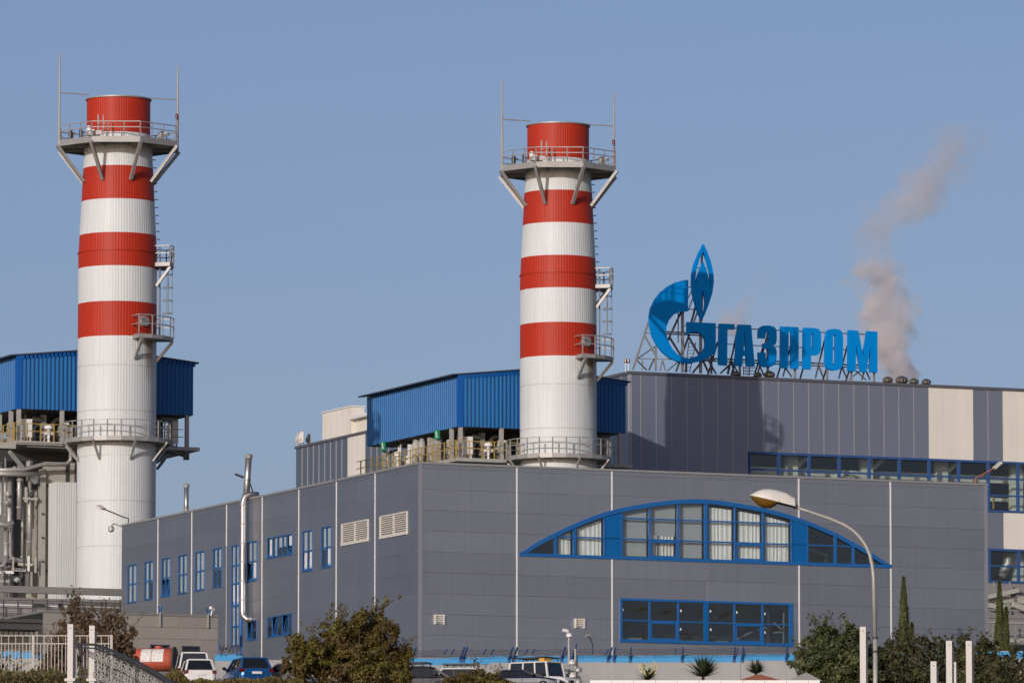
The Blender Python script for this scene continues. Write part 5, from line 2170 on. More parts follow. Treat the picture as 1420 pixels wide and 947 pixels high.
    for x in ((gx[0] + (gx[1] - gx[0]) * .36), (gx[0] + (gx[1] - gx[0]) * .68)):
        for sy in (-1, 1):
            m = MB()
            m.box(x - .012, x + .012, sy * hw - .008, sy * hw + .004, .36, belt - .12)
            part(m, 'door_gap', M['blackplastic'], o)
    for sy in (-1, 1):
        m = MB()
        m.box(gx[0] + .3, gx[1] - .3, sy * hw - .02, sy * hw + .012, .30, .42)
        part(m, 'sill_strip', M['blackplastic'], o)
    m = MB()
    m.bar((-L / 2 + .05, -.35, belt + .02), (-L / 2 + .06, .2, belt + .06), .02)
    m.bar((rx[0] + .15, 0, H - .01), (rx[0] - .05, 0, H + .22), .015)
    part(m, 'aerial', M['blackplastic'], o)
    if rack:
        zt2 = H + .19
        for sy in (-1, 1):
            m = MB()
            m.bar((rx[0], sy * rw * .92, zt2), (rx[1] - .1, sy * rw * .92, zt2), .075)
            part(m, 'roof_rail', M['blackplastic'], o)
            for k in range(4):
                x = rx[0] + .1 + (rx[1] - rx[0] - .3) * k / 3
                m = MB()
                m.bar((x, sy * rw * .9, H - .06), (x, sy * rw * .92, zt2), .045)
                part(m, 'rail_foot', M['blackplastic'], o)
        for k in range(5):
            x = rx[0] + .1 + (rx[1] - rx[0] - .3) * k / 4
            m = MB()
            m.bar((x, -rw * .92, zt2 + .02), (x, rw * .92, zt2 + .02), .06)
            part(m, 'crossbar', M['blackplastic'], o)
    return o


def place(u, v, Y):
    p = at(u, v, Y)
    return (p.x, p.y, max(gz(Y), GZ if Y > 371 else gz(Y)))


PI_ = pi
away_left = pi / 2 + radians(17)
car('parked_car', 'metallic blue crossover parked with its tail to the camera below the side windows', place(342, 940, 374), away_left, 'carblue', 4.4, 1.84, 1.68, 1.05, 1.0, 1.12, (-2.05, 1.1), (-1.65, .2))
car('parked_van', 'white van parked against the taupe annexe', place(266, 940, 380.5), pi / 2 + radians(6), 'carwhite', 4.6, 1.86, 2.33, 1.40, 1.2, 1.55, (-2.22, 1.5), (-2.12, .8), van=True)
car('parked_car', 'white hatchback parked tail first in front of the white van', place(273, 940, 374.5), pi / 2 + radians(8), 'carwhite', 4.1, 1.75, 1.62, .98, .92, 1.06, (-1.95, 1.0), (-1.5, .2))
car('parked_car', 'silver car half hidden behind the left side of the big bush', place(402, 948, 374), away_left + .3, 'carsilver', 4.3, 1.75, 1.45)
car('parked_car', 'black estate car with roof rails at the right edge of the big bush', place(592, 944, 379), radians(-20), 'carblack', 4.5, 1.78, 1.55, .95, .92, .95, (-2.0, 1.1), (-1.7, .2), rack=True)
car('parked_car', 'white car with roof rails parked behind the small round bush', place(655, 944, 380), radians(-8), 'carwhite', 4.4, 1.75, 1.52, .95, .9, .95, (-2.0, 1.1), (-1.6, .2), rack=True)
car('parked_car', 'dark navy car in front of the white off-road car', place(727, 947, 378), radians(-15), 'carnavy', 4.3, 1.75, 1.30, .9, .86, .9, (-1.8, 1.0), (-1.1, .15))
OR = car('off_road_car', 'white off-road car with a black roof rack and a yellow board', place(757, 940, 381.6), radians(-38), 'carwhite', 4.1, 1.75, 1.98, 1.12, 1.12, 1.1, (-2.0, .72), (-1.95, .55), rack=True, boxy=True)
m = MB()
m.box(.1, .45, -.75, -.1, 1.96, 2.12)
part(m, 'yellow_board', M['amberbox'], OR)
# orange tank trailer
tk = at(215, 925, 386)
O = thing('tank_trailer', 'orange tank trailer with two white placards beside the white van', 'tank', (tk.x, 386, GZ), None, False)
ax = Vector((.985, -.17, 0))
cen = Vector((tk.x + .1, 386, at(215, 914.5, 386).z))
m = MB()
m.tube([cen - ax * 1.35, cen - ax * 1.25, cen - ax * 1.1, cen + ax * .85, cen + ax * .98, cen + ax * 1.05], [.28, .57, .66, .66, .55, .23], 24)
part(m, 'tank', M['orange'], O, smooth=True)
m = MB()
rg = cen + ax * .98
m.tube([rg + Vector((0, 0, 0)), rg + ax * .09], [.74, .74], 24)
part(m, 'end_ring', M['railgrey'], O)
nrm = Vector((-.17, -.985, 0))
for x0, x1 in ((-.80, -.2), (-.16, .5)):
    m = MB()
    vs, f = [], []
    for k in range(7):
        an = radians(-12 + 72 * k / 6)
        for x in (x0, x1):
            p = cen + ax * x + nrm * (.675 * cos(an)) + Vector((0, 0, .675 * sin(an)))
            vs.append(p)
    m.add(vs, [(2 * k, 2 * k + 1, 2 * k + 3, 2 * k + 2) for k in range(6)])
    part(m, 'placard', M['sticker'], O)
m = MB()
m.lathe([(cen.z + .60, .22), (cen.z + .76, .22), (cen.z + .80, .14)], (cen.x + .1, cen.y), 12)
part(m, 'hatch', M['orange'], O)
m = MB()
m.box(cen.x - 1.4, cen.x + 1.0, 385.5, 386.5, GZ + .45, GZ + .62)
part(m, 'chassis', M['navy'], O)
for x in (-.7, .5):
    for y in (385.45, 386.55):
        m = MB()
        m.tube([(cen.x + x, y - .1, GZ + .38), (cen.x + x, y + .1, GZ + .38)], .38, 16)
        part(m, 'wheel', M['tyre'], O)

# ================================================================== poles with cameras near the wall
b = at(787, 945, 383)
o = thing('camera_pole', 'pale pole with two security cameras on top beside the off-road car', 'camera pole', (b.x, 383, GZ), None, False)
zt = at(787, 884, 383).z
m = MB()
m.tube([(b.x + .08, 383, GZ), (b.x + .08, 383, zt)], [.07, .06], 8)
part(m, 'pole', M['steel'], o)
m = MB()
m.tube([(b.x - .25, 382.8, zt + .42), (b.x + .0, 382.9, zt + .36), (b.x + .1, 383, zt + .34)], [.1, .11, .06], 8)
part(m, 'bullet_camera', M['white'], o)
m = MB()
m.lathe([(zt, .06), (zt + .06, .17), (zt + .2, .17), (zt + .28, .06)], (b.x + .1, 383), 10)
part(m, 'dome_camera', M['white'], o)
b = at(822, 945, 385.5)
o = thing('camera_pole', 'thin dark pole with a small drooping camera beyond the wall', 'camera pole', (b.x, 385.5, GZ), None, False)
z0, z1 = at(822, 905, 385.5).z, at(817, 882, 385.5).z
zk = at(820, 893, 385.5).z
m = MB()
m.tube([(b.x, 385.5, GZ), (b.x, 385.5, zk), (b.x - .2, 385.4, z1)], .035, 6)
part(m, 'pole', M['navy'], o)
m = MB()
m.tube([(b.x - .4, 385.3, z1 + .0), (b.x - .15, 385.4, z1 + .06)], .09, 8)
part(m, 'bullet_camera', M['galv'], o)
b = at(798, 945, 376)
o = thing('floodlight_mast', 'mast with a cluster of round floodlights in front of the wall', 'floodlight mast', (b.x, 376, GZ), None, False)
zt = at(798, 899, 376).z
m = MB()
m.tube([(b.x, 376, GZ), (b.x, 376, zt)], [.09, .06], 8)
part(m, 'mast', M['galv'], o)
m = MB()
m.tube([(b.x + .02, 376, zt), (b.x + .05, 375.9, zt + .25)], .05, 6)
part(m, 'tip', M['armblue'], o)
for u, v, dx in ((793.5, 918, -1), (802, 928, 1), (794.5, 936, -1), (802, 944, 1)):
    p = at(u, v, 375.9)
    m = MB()
    m.lathe([(p.z - .13, .12), (p.z - .11, .21), (p.z + .03, .19), (p.z + .14, .1), (p.z + .17, .02)], (p.x, 375.9), 12)
    fo = part(m, 'floodlight', M['louvre'] if dx < 0 else M['galv'], o)
    m = MB()
    m.bar((p.x, 375.95, p.z), (b.x, 376, p.z - .05), .05)
    part(m, 'bracket', M['dksteel'], fo)

# ================================================================== street lamp (foreground)
YL = 122.0


def L3(u, v, y=YL):
    return at(u, v, y)


base = L3(1214, 947)
LP = thing('street_lamp', 'tall grey street lamp with a curved arm and an amber glass head in the foreground', 'street lamp', (base.x, YL, gz(YL)), None, False)
m = MB()
zc = L3(1214, 884).z
m.tube([(base.x, YL, gz(YL)), (base.x, YL, zc)], [.044, .042], 16)
part(m, 'pole', M['lamppole'], LP, smooth=True)
pts = [L3(1213.5, 884), L3(1211.5, 800), L3(1209.5, 783), L3(1206, 768), L3(1200, 755), L3(1192, 744), L3(1182, 734.5), L3(1170, 727), L3(1150, 718.5), L3(1120, 708.5), L3(1100, 702)]
m = MB()
m.tube(pts, [.037, .036, .035, .035, .034, .034, .033, .032, .030, .027, .025], 12)
part(m, 'curved_arm', M['lamppole'], LP, smooth=True)
for v in (884, 903):
    z = L3(1214, v).z
    m = MB()
    m.lathe([(z - .02, .04), (z - .02, .052), (z + .02, .052), (z + .02, .04)], (base.x, YL), 16, False)
    part(m, 'clamp_band', M['dksteel'], LP)
# lamp head: upper housing shell and amber bowl, lofted along the head's axis
h0, h1_ = L3(1103.5, 702.5), L3(1040, 687)
ax = (h1_ - h0)
Lh = ax.length
stations = [(0.0, .06, .10, 0), (.02, .085, .155, 0), (.2, .125, .212, .0), (.4, .155, .222, .0), (.55, .17, .212, .0), (.7, .165, .18, 0), (.82, .15, .13, .0), (.93, .10, .06, .0), (1.0, .02, .008, .0)]
def head_loft(lo, hi, zsc, name, mt):
    m = MB()
    vs, f = [], []
    n = 10
    for k, (fr, hw_, hz, _) in enumerate(stations):
        if fr < lo - 1e-6 or fr > hi + 1e-6:
            continue
        c_ = h0.lerp(h1_, fr)
        for j in range(n + 1):
            an = pi * j / n
            vs.append(c_ + Vector((0.05 * 0, cos(an) * hw_, zsc * sin(an) * hz)))
    rows_ = len(vs) // (n + 1)
    f = [(i * (n + 1) + j, i * (n + 1) + j + 1, (i + 1) * (n + 1) + j + 1, (i + 1) * (n + 1) + j) for i in range(rows_ - 1) for j in range(n)]
    f += [tuple(i * (n + 1) for i in range(rows_))[::-1] + tuple(i * (n + 1) + n for i in range(rows_))]
    f += [tuple(range(n + 1)), tuple((rows_ - 1) * (n + 1) + j for j in range(n, -1, -1))]
    m.add(vs, f)
    return part(m, name, M[mt], LP, smooth=False)
hd_ = head_loft(0, 1, .98, 'lamp_housing', 'lamphead')
head_loft(0.0, .41, -.13, 'gear_tray', 'blackplastic')
bw = MB()
vs, f = [], []
n = 12
bst = [(.4, .135, .02), (.44, .15, .065), (.56, .16, .135), (.72, .155, .162), (.84, .13, .13), (.94, .08, .06), (.995, .02, .01)]
for fr, hw_, hz in bst:
    c_ = h0.lerp(h1_, fr)
    for j in range(n + 1):
        an = pi * j / n
        vs.append(c_ + Vector((0, cos(an) * hw_, -sin(an) * hz - .004)))
f = [(i * (n + 1) + j, i * (n + 1) + j + 1, (i + 1) * (n + 1) + j + 1, (i + 1) * (n + 1) + j) for i in range(len(bst) - 1) for j in range(n)]
bw.add(vs, f)
part(bw, 'amber_bowl', M['amber'], LP, smooth=True)
m = MB()
m.tube([L3(1106, 703), L3(1097, 699.5)], .045, 10)
part(m, 'arm_socket', M['dksteel'], LP)
for q, w_ in ((.36, .004), (.06, .004)):
    m = MB()
    c_ = h0.lerp(h1_, q)
    pts = [c_ + Vector((0, cos(pi * j / 10) * (.152 if q > .2 else .088), sin(pi * j / 10) * (.114 if q > .2 else .09))) for j in range(11)]
    m.tube(pts, .006, 4)
    part(m, 'housing_seam', M['steel'], LP)

# ================================================================== white posts, picket fence, ornate railing
def post(u, vtop, w_px, Y, label, plate=None):
    p = at(u, vtop, Y)
    w_ = w_px / FPX * Y
    o = thing('fence_post', label, 'post', (p.x, Y, gz(Y) - .2), 'white concrete posts', False)
    m = MB()
    m.box(p.x - w_ / 2, p.x + w_ / 2, Y, Y + w_, gz(Y) - .2, p.z)
    part(m, 'shaft', M['post'], o)
    m = MB()
    m.tube([(p.x, Y - .001, p.z - .09), (p.x, Y - .008, p.z - .09)], .012, 8)
    part(m, 'bolt', M['dksteel'], o)
    m = MB()
    m.box(p.x + w_ / 2, p.x + w_ / 2 + w_ * .35, Y + w_ * .2, Y + w_ * .9, gz(Y), p.z - .12)
    part(m, 'backing_channel', M['navy'], o)
    if plate:
        z = at(u, plate, Y).z
        m = MB()
        m.box(p.x - w_ * .95, p.x + w_ * .95, Y - .03, Y + w_, z - .03, z + .03)
        part(m, 'base_plate', M['post'], o)
    return o


YP = 150.0
post(97.5, 865, 7.8, YP, 'taller left white post standing at the bridge railing end', 942)
post(127.5, 867, 7.6, YP, 'second white post from the left at the bridge railing', 942)
post(1196.5, 868.5, 8.2, YP, 'white post standing just left of the street lamp pole')
post(1294.5, 916.5, 8.0, YP, 'short white post, leftmost of the four right of the lamp')
post(1316, 888, 8.0, YP, 'tall white post second from left in front of the hedge')
post(1323.5, 917.5, 4.5, YP + 6, 'slim short white post touching the right side of a tall one')
post(1343.5, 888, 8.0, YP, 'rightmost tall white post in front of the hedge')
# picket fence
YF = 232.0
PF = thing('picket_fence', 'white metal picket fence at the lower left with three thicker posts', 'fence', (at(75, 930, YF).x, YF, gz(YF)), None, False)
zt_, zm_, zb_ = at(80, 881, YF).z, at(80, 892, YF).z, gz(YF) + .1
pick = [-3 + 4.95 * k for k in range(33)]
for k, u in enumerate(pick):
    if abs(u - 46) < 2.6 or abs(u - 155) < 3:
        continue
    x = at(u, 890, YF).x
    m = MB()
    m.box(x - .012, x + .012, YF - .012, YF + .012, zb_, (zt_ if k % 2 else zm_) - .02)
    part(m, 'picket', M['picket'], PF)
for z in (zt_, zm_, zb_ + .25):
    for ua, ub in ((-6, 43.5), (48, 152)):
        m = MB()
        m.box(at(ua, 890, YF).x, at(ub, 890, YF).x, YF - .015, YF + .015, z - .017, z + .017)
        part(m, 'rail', M['picket'], PF)
for u, w_ in ((46, 3.6), (154.5, 3.6), (-8, 3.6)):
    x = at(u, 890, YF).x
    m = MB()
    m.box(x - .045, x + .045, YF - .045, YF + .045, gz(YF), at(u, 880, YF).z)
    part(m, 'post', M['picket'], PF)
# ornate railing running down to the right
OR2 = thing('bridge_railing', 'ornate dark metal bridge railing sloping down to the right at the lower left', 'railing', tuple(at(130, 940, 151)), None, False)
def rl(u, v, Y=151.0):
    return at(u, v, Y)
def railY(u):
    return 151.0 - (u - 100) * .22
top = [(103, 892), (132, 893.5), (150, 900), (180, 913), (205, 926), (225, 938), (245, 951), (262, 962)]
def topv(u):
    for (a, b), (c, d) in zip(top, top[1:]):
        if a <= u <= c:
            return b + (d - b) * (u - a) / (c - a)
    return top[-1][1]
for (a, b), (c, d) in zip(top, top[1:]):
    m = MB()
    m.bar(at(a, b, railY(a)), at(c, d, railY(c)), .06, .05)
    part(m, 'top_rail', M['railgrey'], OR2)
    m = MB()
    m.bar(at(a, b + 5, railY(a)), at(c, d + 5, railY(c)), .03, .03)
    part(m, 'upper_bar', M['railgrey'], OR2)
    m = MB()
    m.bar(at(a, b + 52, railY(a)), at(c, d + 62, railY(c)), .05, .05)
    part(m, 'bottom_rail', M['railgrey'], OR2)
k = 0
u = 134.0
while u < 258:
    v = topv(u)
    Y = railY(u)
    hgt = .95
    p = at(u, v + 5, Y)
    m = MB()
    m.bar(p, p - Vector((0, 0, hgt)), .022)
    part(m, 'baluster', M['railgrey'], OR2)
    sg = 1 if k % 2 else -1
    for zoff, rs in ((.12, .085), (.34, .06), (.52, .075), (.74, .08)):
        m = MB()
        pts = []
        for j in range(15):
            an = j / 14 * 3.2 * pi
            rad_ = rs * (1 - j / 19)
            pts.append(p + Vector((sg * rad_ * sin(an), -.02, -zoff - rs * .4 + rad_ * 1.3 * cos(an))))
        m.tube(pts, .014, 5)
        part(m, 'scroll', M['ornament'], OR2)
        sg = -sg
    u += 4.6
    k += 1
for u, v0, v1, du in ((106, 893, 940, 0), (111, 893, 940, 0), (117, 894, 940, 0), (122, 894, 940, 0), (105, 893, 938, 14), (105, 938, 895, 14)):
    m = MB()
    m.bar(at(u, v0, 150.6), at(u + du, v1, 150.6), .03)
    part(m, 'baluster', M['ornament'], OR2)
m = MB()
m.bar(at(100, 938, 150.6), at(128, 938, 150.6), .05)
part(m, 'bottom_rail', M['ornament'], OR2)
for u in (150, 190, 232):
    p = at(u, topv(u), railY(u))
    m = MB()
    m.box(p.x - .035, p.x + .035, p.y - .035, p.y + .035, gz(railY(u)) - .3, p.z)
    part(m, 'support_post', M['railgrey'], OR2)

# white parapet along the bottom edge
YQ = 250.0
PQ = thing('white_parapet', 'low white parapet of square slabs along the bottom edge', 'parapet', (at(978, 947, YQ).x, YQ, gz(YQ)), None, False)
u = 818
while u < 1136:
    u1 = min(u + 30.3, 1137)
    p, q = at(u, 942.6, YQ), at(u1, 942.6, YQ)
    m = MB()
    m.box(p.x + .006, q.x - .006, YQ, YQ + .4, gz(YQ) - .2, p.z)
    part(m, 'slab', M['white'], PQ)
    u = u1
# little roofs peeping above the parapet
p = at(1053, 945, 300)
m = MB()
m.add([(p.x - 1.0, 299.5, gz(300)), (p.x + 1.0, 299.5, gz(300)), (p.x + 1.0, 301, gz(300)), (p.x - 1.0, 301, gz(300)), (p.x - 1.0, 299.5, p.z), (p.x + 1.0, 299.5, p.z), (p.x + 1.0, 301, p.z), (p.x - 1.0, 301, p.z)], [(0, 1, 5, 4), (1, 2, 6, 5), (2, 3, 7, 6), (3, 0, 4, 7)])
hut = solo(m, 'small_hut', M['wallwhite'], 'small hut with a hipped terracotta roof behind the parapet', 'hut', (p.x, 300, gz(300)))
m = MB()
zt = at(1052, 934.5, 300).z
m.add([(p.x - 1.2, 299.2, p.z - .05), (p.x + 1.2, 299.2, p.z - .05), (p.x + 1.2, 301.3, p.z - .05), (p.x - 1.2, 301.3, p.z - .05), (p.x - .1, 300.2, zt), (p.x + .1, 300.2, zt)], [(0, 1, 5, 4), (1, 2, 5), (2, 3, 4, 5), (3, 0, 4), (0, 3, 2, 1)])
part(m, 'roof', M['terra'], hut)
p = at(1116, 944, 290)
m = MB()
m.box(p.x - .6, p.x + .6, 290, 291, gz(290), p.z)
hut = solo(m, 'small_kiosk', M['greywall'], 'grey gabled kiosk roof under the evergreen bush', 'kiosk', (p.x, 290, gz(290)))
m = MB()
zt = at(1116, 932, 290).z
m.add([(p.x - .75, 289.8, p.z), (p.x + .75, 289.8, p.z), (p.x + .75, 291.2, p.z), (p.x - .75, 291.2, p.z), (p.x + .05, 289.8, zt), (p.x + .05, 291.2, zt)], [(0, 1, 4), (1, 2, 5, 4), (2, 3, 5), (3, 0, 4, 5), (0, 3, 2, 1)])
part(m, 'roof', M['greywall'], hut)

# ================================================================== VEGETATION
def leaf_mesh(name, C, N, size, m, org, aspect=1.6):
    """Many small folded leaf faces: C centres, N facing directions."""
    n = len(C)
    N = N / np.maximum(1e-6, np.linalg.norm(N, axis=1, keepdims=True))
    R = rng.normal(size=(n, 3))
    X = np.cross(N, R)
    X /= np.maximum(1e-6, np.linalg.norm(X, axis=1, keepdims=True))
    Yv = np.cross(N, X)
    s = (size * rng.uniform(.4, 1.55, size=(n, 1)))
    a = X * s * .5
    b = Yv * s * .5 * aspect
    V = np.empty((n, 4, 3))
    V[:, 0] = C - b
    V[:, 1] = C + a
    V[:, 2] = C + b
    V[:, 3] = C - a
    V = (V.reshape(-1, 3) - np.array(org)).astype(np.float32)
    me = bpy.data.meshes.new(name)
    me.vertices.add(4 * n)
    me.vertices.foreach_set('co', V.ravel())
    me.loops.add(4 * n)
    me.loops.foreach_set('vertex_index', np.arange(4 * n, dtype=np.int32))
    me.polygons.add(n)
    me.polygons.foreach_set('loop_start', np.arange(0, 4 * n, 4, dtype=np.int32))
    me.polygons.foreach_set('loop_total', np.full(n, 4, dtype=np.int32))
    me.update()
    me.validate()
    me.materials.append(m)
    return me


def clumps(blobs, n, shell=.5):
    """Points in ellipsoids; blobs = (x,y,z,rx,ry,rz)."""
    B = np.array(blobs, float)
    wgt = B[:, 3] * B[:, 4] * B[:, 5]
    wgt = wgt ** .72
    wgt /= wgt.sum()
    idx = rng.choice(len(B), size=n, p=wgt)
    d = rng.normal(size=(n, 3))
    d /= np.linalg.norm(d, axis=1, keepdims=True)
    r = rng.uniform(0, 1, size=(n, 1)) ** shell
    lump = 1 + .22 * np.sin(d[:, :1] * 7 + idx[:, None]) * np.sin(d[:, 2:] * 6 + idx[:, None] * 2)
    P = B[idx, :3] + d * r * B[idx, 3:] * lump
    nn = d + rng.normal(size=(n, 3)) * .6 + np.array([0, 0, .3])
    return P, nn


def bush(name, label, cat, blobs, n, size, m, group=None, Yb=None, twigs=14, extra_twigs=0, trunk_r=.06, kind=None):
    B = np.array(blobs, float)
    cx_, cy_ = B[:, 0].mean(), B[:, 1].mean()
    g0 = gz(cy_)
    o = thing(name, label, cat, (cx_, cy_, g0), group, False)
    rr_ = random.Random(int(n))
    # sub-clumps break up the smooth outline
    sub = []
    for bl in blobs:
        sub.append([bl[0], bl[1], bl[2], bl[3] * .72, bl[4] * .72, bl[5] * .72])
        for _ in range(15):
            d = Vector((rr_.gauss(0, 1), rr_.gauss(0, 1), rr_.gauss(.3, 1))).normalized()
            k = rr_.uniform(.10, .30)
            sub.append([bl[0] + d.x * bl[3] * .9, bl[1] + d.y * bl[4] * .9, bl[2] + d.z * bl[5] * .92, bl[3] * k, bl[4] * k, bl[5] * k])
    C, N = clumps(sub, n)
    keep = C[:, 2] > g0 - .2
    C, N = C[keep], N[keep]
    tips = []
    tw = MB()
    for k in range(twigs):
        bl = blobs[rr_.randrange(len(blobs))]
        d = Vector((rr_.gauss(0, .6), rr_.gauss(0, .6), rr_.uniform(.3, 1)))
        e = Vector((bl[0] + d.x * bl[3] * .7, bl[1] + d.y * bl[4] * .7, bl[2] + d.z * bl[5] * .75))
        mid = Vector(((cx_ + e.x) / 2 + rr_.gauss(0, .1), (cy_ + e.y) / 2, (g0 + e.z) / 2 + .1))
        tw.tube([(cx_ + rr_.gauss(0, .15), cy_ + rr_.gauss(0, .15), g0 - .1), mid, e], [trunk_r, trunk_r * .6, .01], 5)
    o_tr = part(tw, 'branches', M['bark'], o)
    o_tr['kind'] = 'stuff'
    ex_c, ex_n = [], []
    if extra_twigs:
        et = MB()
        for k in range(extra_twigs):
            bl = blobs[rr_.randrange(len(blobs))]
            an = rr_.uniform(0, 2 * pi)
            p = Vector((bl[0] + cos(an) * bl[3] * .8 * rr_.random(), bl[1] + sin(an) * bl[4] * .5, bl[2] + bl[5] * .75))
            q = p + Vector((rr_.gauss(0, .35), rr_.gauss(0, .2), rr_.uniform(.35, .95)))
            et.tube([p, p.lerp(q, .5) + Vector((rr_.gauss(0, .05), 0, 0)), q], [.018, .012, .006], 4)
            for j in range(12):
                c_ = p.lerp(q, rr_.uniform(.15, 1.05))
                ex_c.append([c_.x + rr_.gauss(0, .07), c_.y + rr_.gauss(0, .07), c_.z + rr_.gauss(0, .05)])
                ex_n.append([rr_.gauss(0, 1), rr_.gauss(-.4, 1), rr_.gauss(.3, 1)])
        e_o = part(et, 'twigs', M['bark'], o)
        e_o['kind'] = 'stuff'
        C = np.vstack([C, np.array(ex_c)])
        N = np.vstack([N, np.array(ex_n)])
    me = leaf_mesh('foliage', C, N, size, M[m], ORG[o.name])
    f = bpy.data.objects.new('foliage', me)
    COL.objects.link(f)
    f.parent = o
    f['kind'] = 'stuff'
    if kind:
        o['kind'] = kind
    return o


def bl(u, v, Y, rx, rz, ry=None):
    """ellipsoid from a pixel centre and pixel radii at distance Y"""
    p = at(u, v, Y)
    k = Y / FPX
    return (p.x, p.y, p.z, rx * k, (ry if ry else rx * .8) * k, rz * k)


bush('autumn_bush', 'big autumn bush with olive and brown leaves before the building corner', 'bush',
     [bl(440, 915, 366, 42, 46), bl(485, 895, 367, 48, 50), bl(512, 878, 368, 28, 30), bl(535, 912, 367, 36, 44), bl(470, 880, 366, 30, 24), bl(415, 922, 365, 26, 34), bl(500, 935, 365, 64, 36), bl(556, 925, 367, 22, 30), bl(523, 858, 368, 11, 16)], 52000, .092, 'autumn', 'bushes at the foot of the plant', twigs=26, extra_twigs=60)
bush('small_bush', 'low rounded olive bush before the parked cars', 'bush',
     [bl(660, 945, 362, 46, 13), bl(640, 950, 362, 30, 12), bl(690, 950, 362, 30, 12), bl(664, 936, 362.5, 12, 9)], 13000, .08, 'autumn', 'bushes at the foot of the plant', extra_twigs=12)
bush('bare_bush', 'thin brown half bare bush before the taupe annexe', 'bush',
     [bl(112, 878, 300, 34, 30), bl(145, 880, 300, 34, 30), bl(172, 900, 300, 22, 34), bl(100, 905, 300, 30, 34), bl(140, 910, 300, 46, 36), bl(104, 852, 300.5, 12, 16)], 15000, .085, 'autumn2', 'bushes at the foot of the plant', twigs=60, extra_twigs=70)
bush('evergreen_bush', 'bushy evergreen at the left end of the hedge, right of the wide window', 'bush',
     [bl(1150, 905, 352, 42, 34), bl(1140, 885, 352, 18, 20), bl(1175, 895, 352.5, 24, 26), bl(1115, 920, 351.5, 22, 20), bl(1165, 935, 351, 56, 34), bl(1125, 938, 351, 26, 20)], 26000, .105, 'evergreen', 'bushes at the foot of the plant', twigs=20, extra_twigs=26)
bush('hedge', 'dark dense hedge along the lower right behind the white posts', 'hedge',
     [bl(1215, 915, 356, 36, 32), bl(1245, 918, 356, 36, 34), bl(1285, 918, 356, 40, 36), bl(1325, 922, 356, 40, 40), bl(1365, 922, 355, 36, 42), bl(1400, 932, 354, 36, 36), bl(1440, 935, 354, 36, 34), bl(1260, 945, 354, 60, 34), bl(1340, 945, 353, 60, 34), bl(1405, 950, 352, 60, 30), bl(1205, 945, 354, 50, 30)], 52000, .105, 'hedge', 'bushes at the foot of the plant', twigs=30, extra_twigs=60)


bush('weed_thicket', 'tall brown weeds growing behind the picket fence', 'weeds',
     [bl(72, 916, 246, 26, 24), bl(105, 910, 246, 28, 28), bl(140, 914, 246, 26, 26), bl(105, 935, 246, 60, 20), bl(25, 938, 246, 30, 14), bl(-5, 936, 246, 20, 16)], 14000, .055, 'autumn2', 'bushes at the foot of the plant', twigs=40, extra_twigs=40, trunk_r=.02)


def cypress(label, u, vtop, vbot, w_px, Y, tilt=0):
    pb = at(u, vbot, Y)
    zt_ = at(u, vtop, Y).z
    g0 = gz(Y)
    o = thing('cypress_tree', label, 'tree', (pb.x, Y, g0), 'cypress trees', False)
    hh_ = zt_ - g0
    w_ = w_px / FPX * Y / 2
    m = MB()
    m.tube([(pb.x, Y, g0 - .1), (pb.x, Y, g0 + hh_ * .5), (pb.x, Y, zt_ - .2)], [.10, .06, .01], 7)
    part(m, 'trunk', M['bark'], o)
    n = 9000
    q = rng.uniform(0, 1, n) ** .8
    r = w_ * np.clip(np.where(q > .35, (1 - q) / .65, .75 + q * .7), 0, 1) ** .75
    an = rng.uniform(0, 2 * pi, n)
    lump = 1 + .28 * np.sin(an * 5 + q * 9) * np.sin(q * 26 + an * 2)
    rad = r * lump * rng.uniform(.35, 1, n) ** .4
    C = np.stack([pb.x + rad * np.cos(an) + tilt * q, Y + rad * np.sin(an), g0 + q * hh_], 1)
    N = np.stack([np.cos(an), np.sin(an), np.full(n, .2)], 1) + rng.normal(size=(n, 3)) * .4
    me = leaf_mesh('crown', C, N, .065, M['cypress'], ORG[o.name], 3.0)
    f = bpy.data.objects.new('crown', me)
    COL.objects.link(f)
    f.parent = o
    f['kind'] = 'stuff'
    return o


cypress('slender cypress in front of the grey facade right of the street lamp', 1254, 800, 945, 21, 396)
cypress('small cypress tip leaning against the tall slender one', 1265, 864, 945, 10, 395)
cypress('taller of the cypresses at the right end of the grey building', 1387, 805, 945, 19, 396)
cypress('shorter cypress touching the right side of a taller one at the right edge', 1396, 842, 945, 12, 395.5)
# yuccas
def yucca(u, v, Y, r_px, n, label, stems=0):
    p = at(u, v, Y)
    o = thing('yucca_plant', label, 'plant', (p.x, Y, gz(Y)), 'yuccas behind the parapet', False)
    rr_ = random.Random(int(u))
    m = MB()
    k = Y / FPX
    for i in range(n):
        an = rr_.uniform(0, 2 * pi)
        el = rr_.uniform(.05, 1.35)
        L_ = 1.6 * r_px * k * rr_.uniform(.75, 1.1)
        d = Vector((cos(an) * cos(el), sin(an) * cos(el), sin(el)))
        sd = d.cross(Vector((0, 0, 1)))
        sd = sd.normalized() * .034 if sd.length > 1e-3 else Vector((.02, 0, 0))
        c_ = Vector((p.x, Y, p.z))
        m.add([c_ - sd * .7, c_ + sd * .7, c_ + d * L_ * .5 + sd, c_ + d * L_ * .5 - sd, c_ + d * L_ - Vector((0, 0, .04))], [(0, 1, 2, 3), (3, 2, 4)])
    lf = part(m, 'leaves', M['yucca'], o)
    lf['kind'] = 'stuff'
    m = MB()
    m.tube([(p.x, Y, gz(Y) - .1), (p.x, Y, p.z)], .07, 7)
    part(m, 'trunk', M['bark'], o)
    return o, p


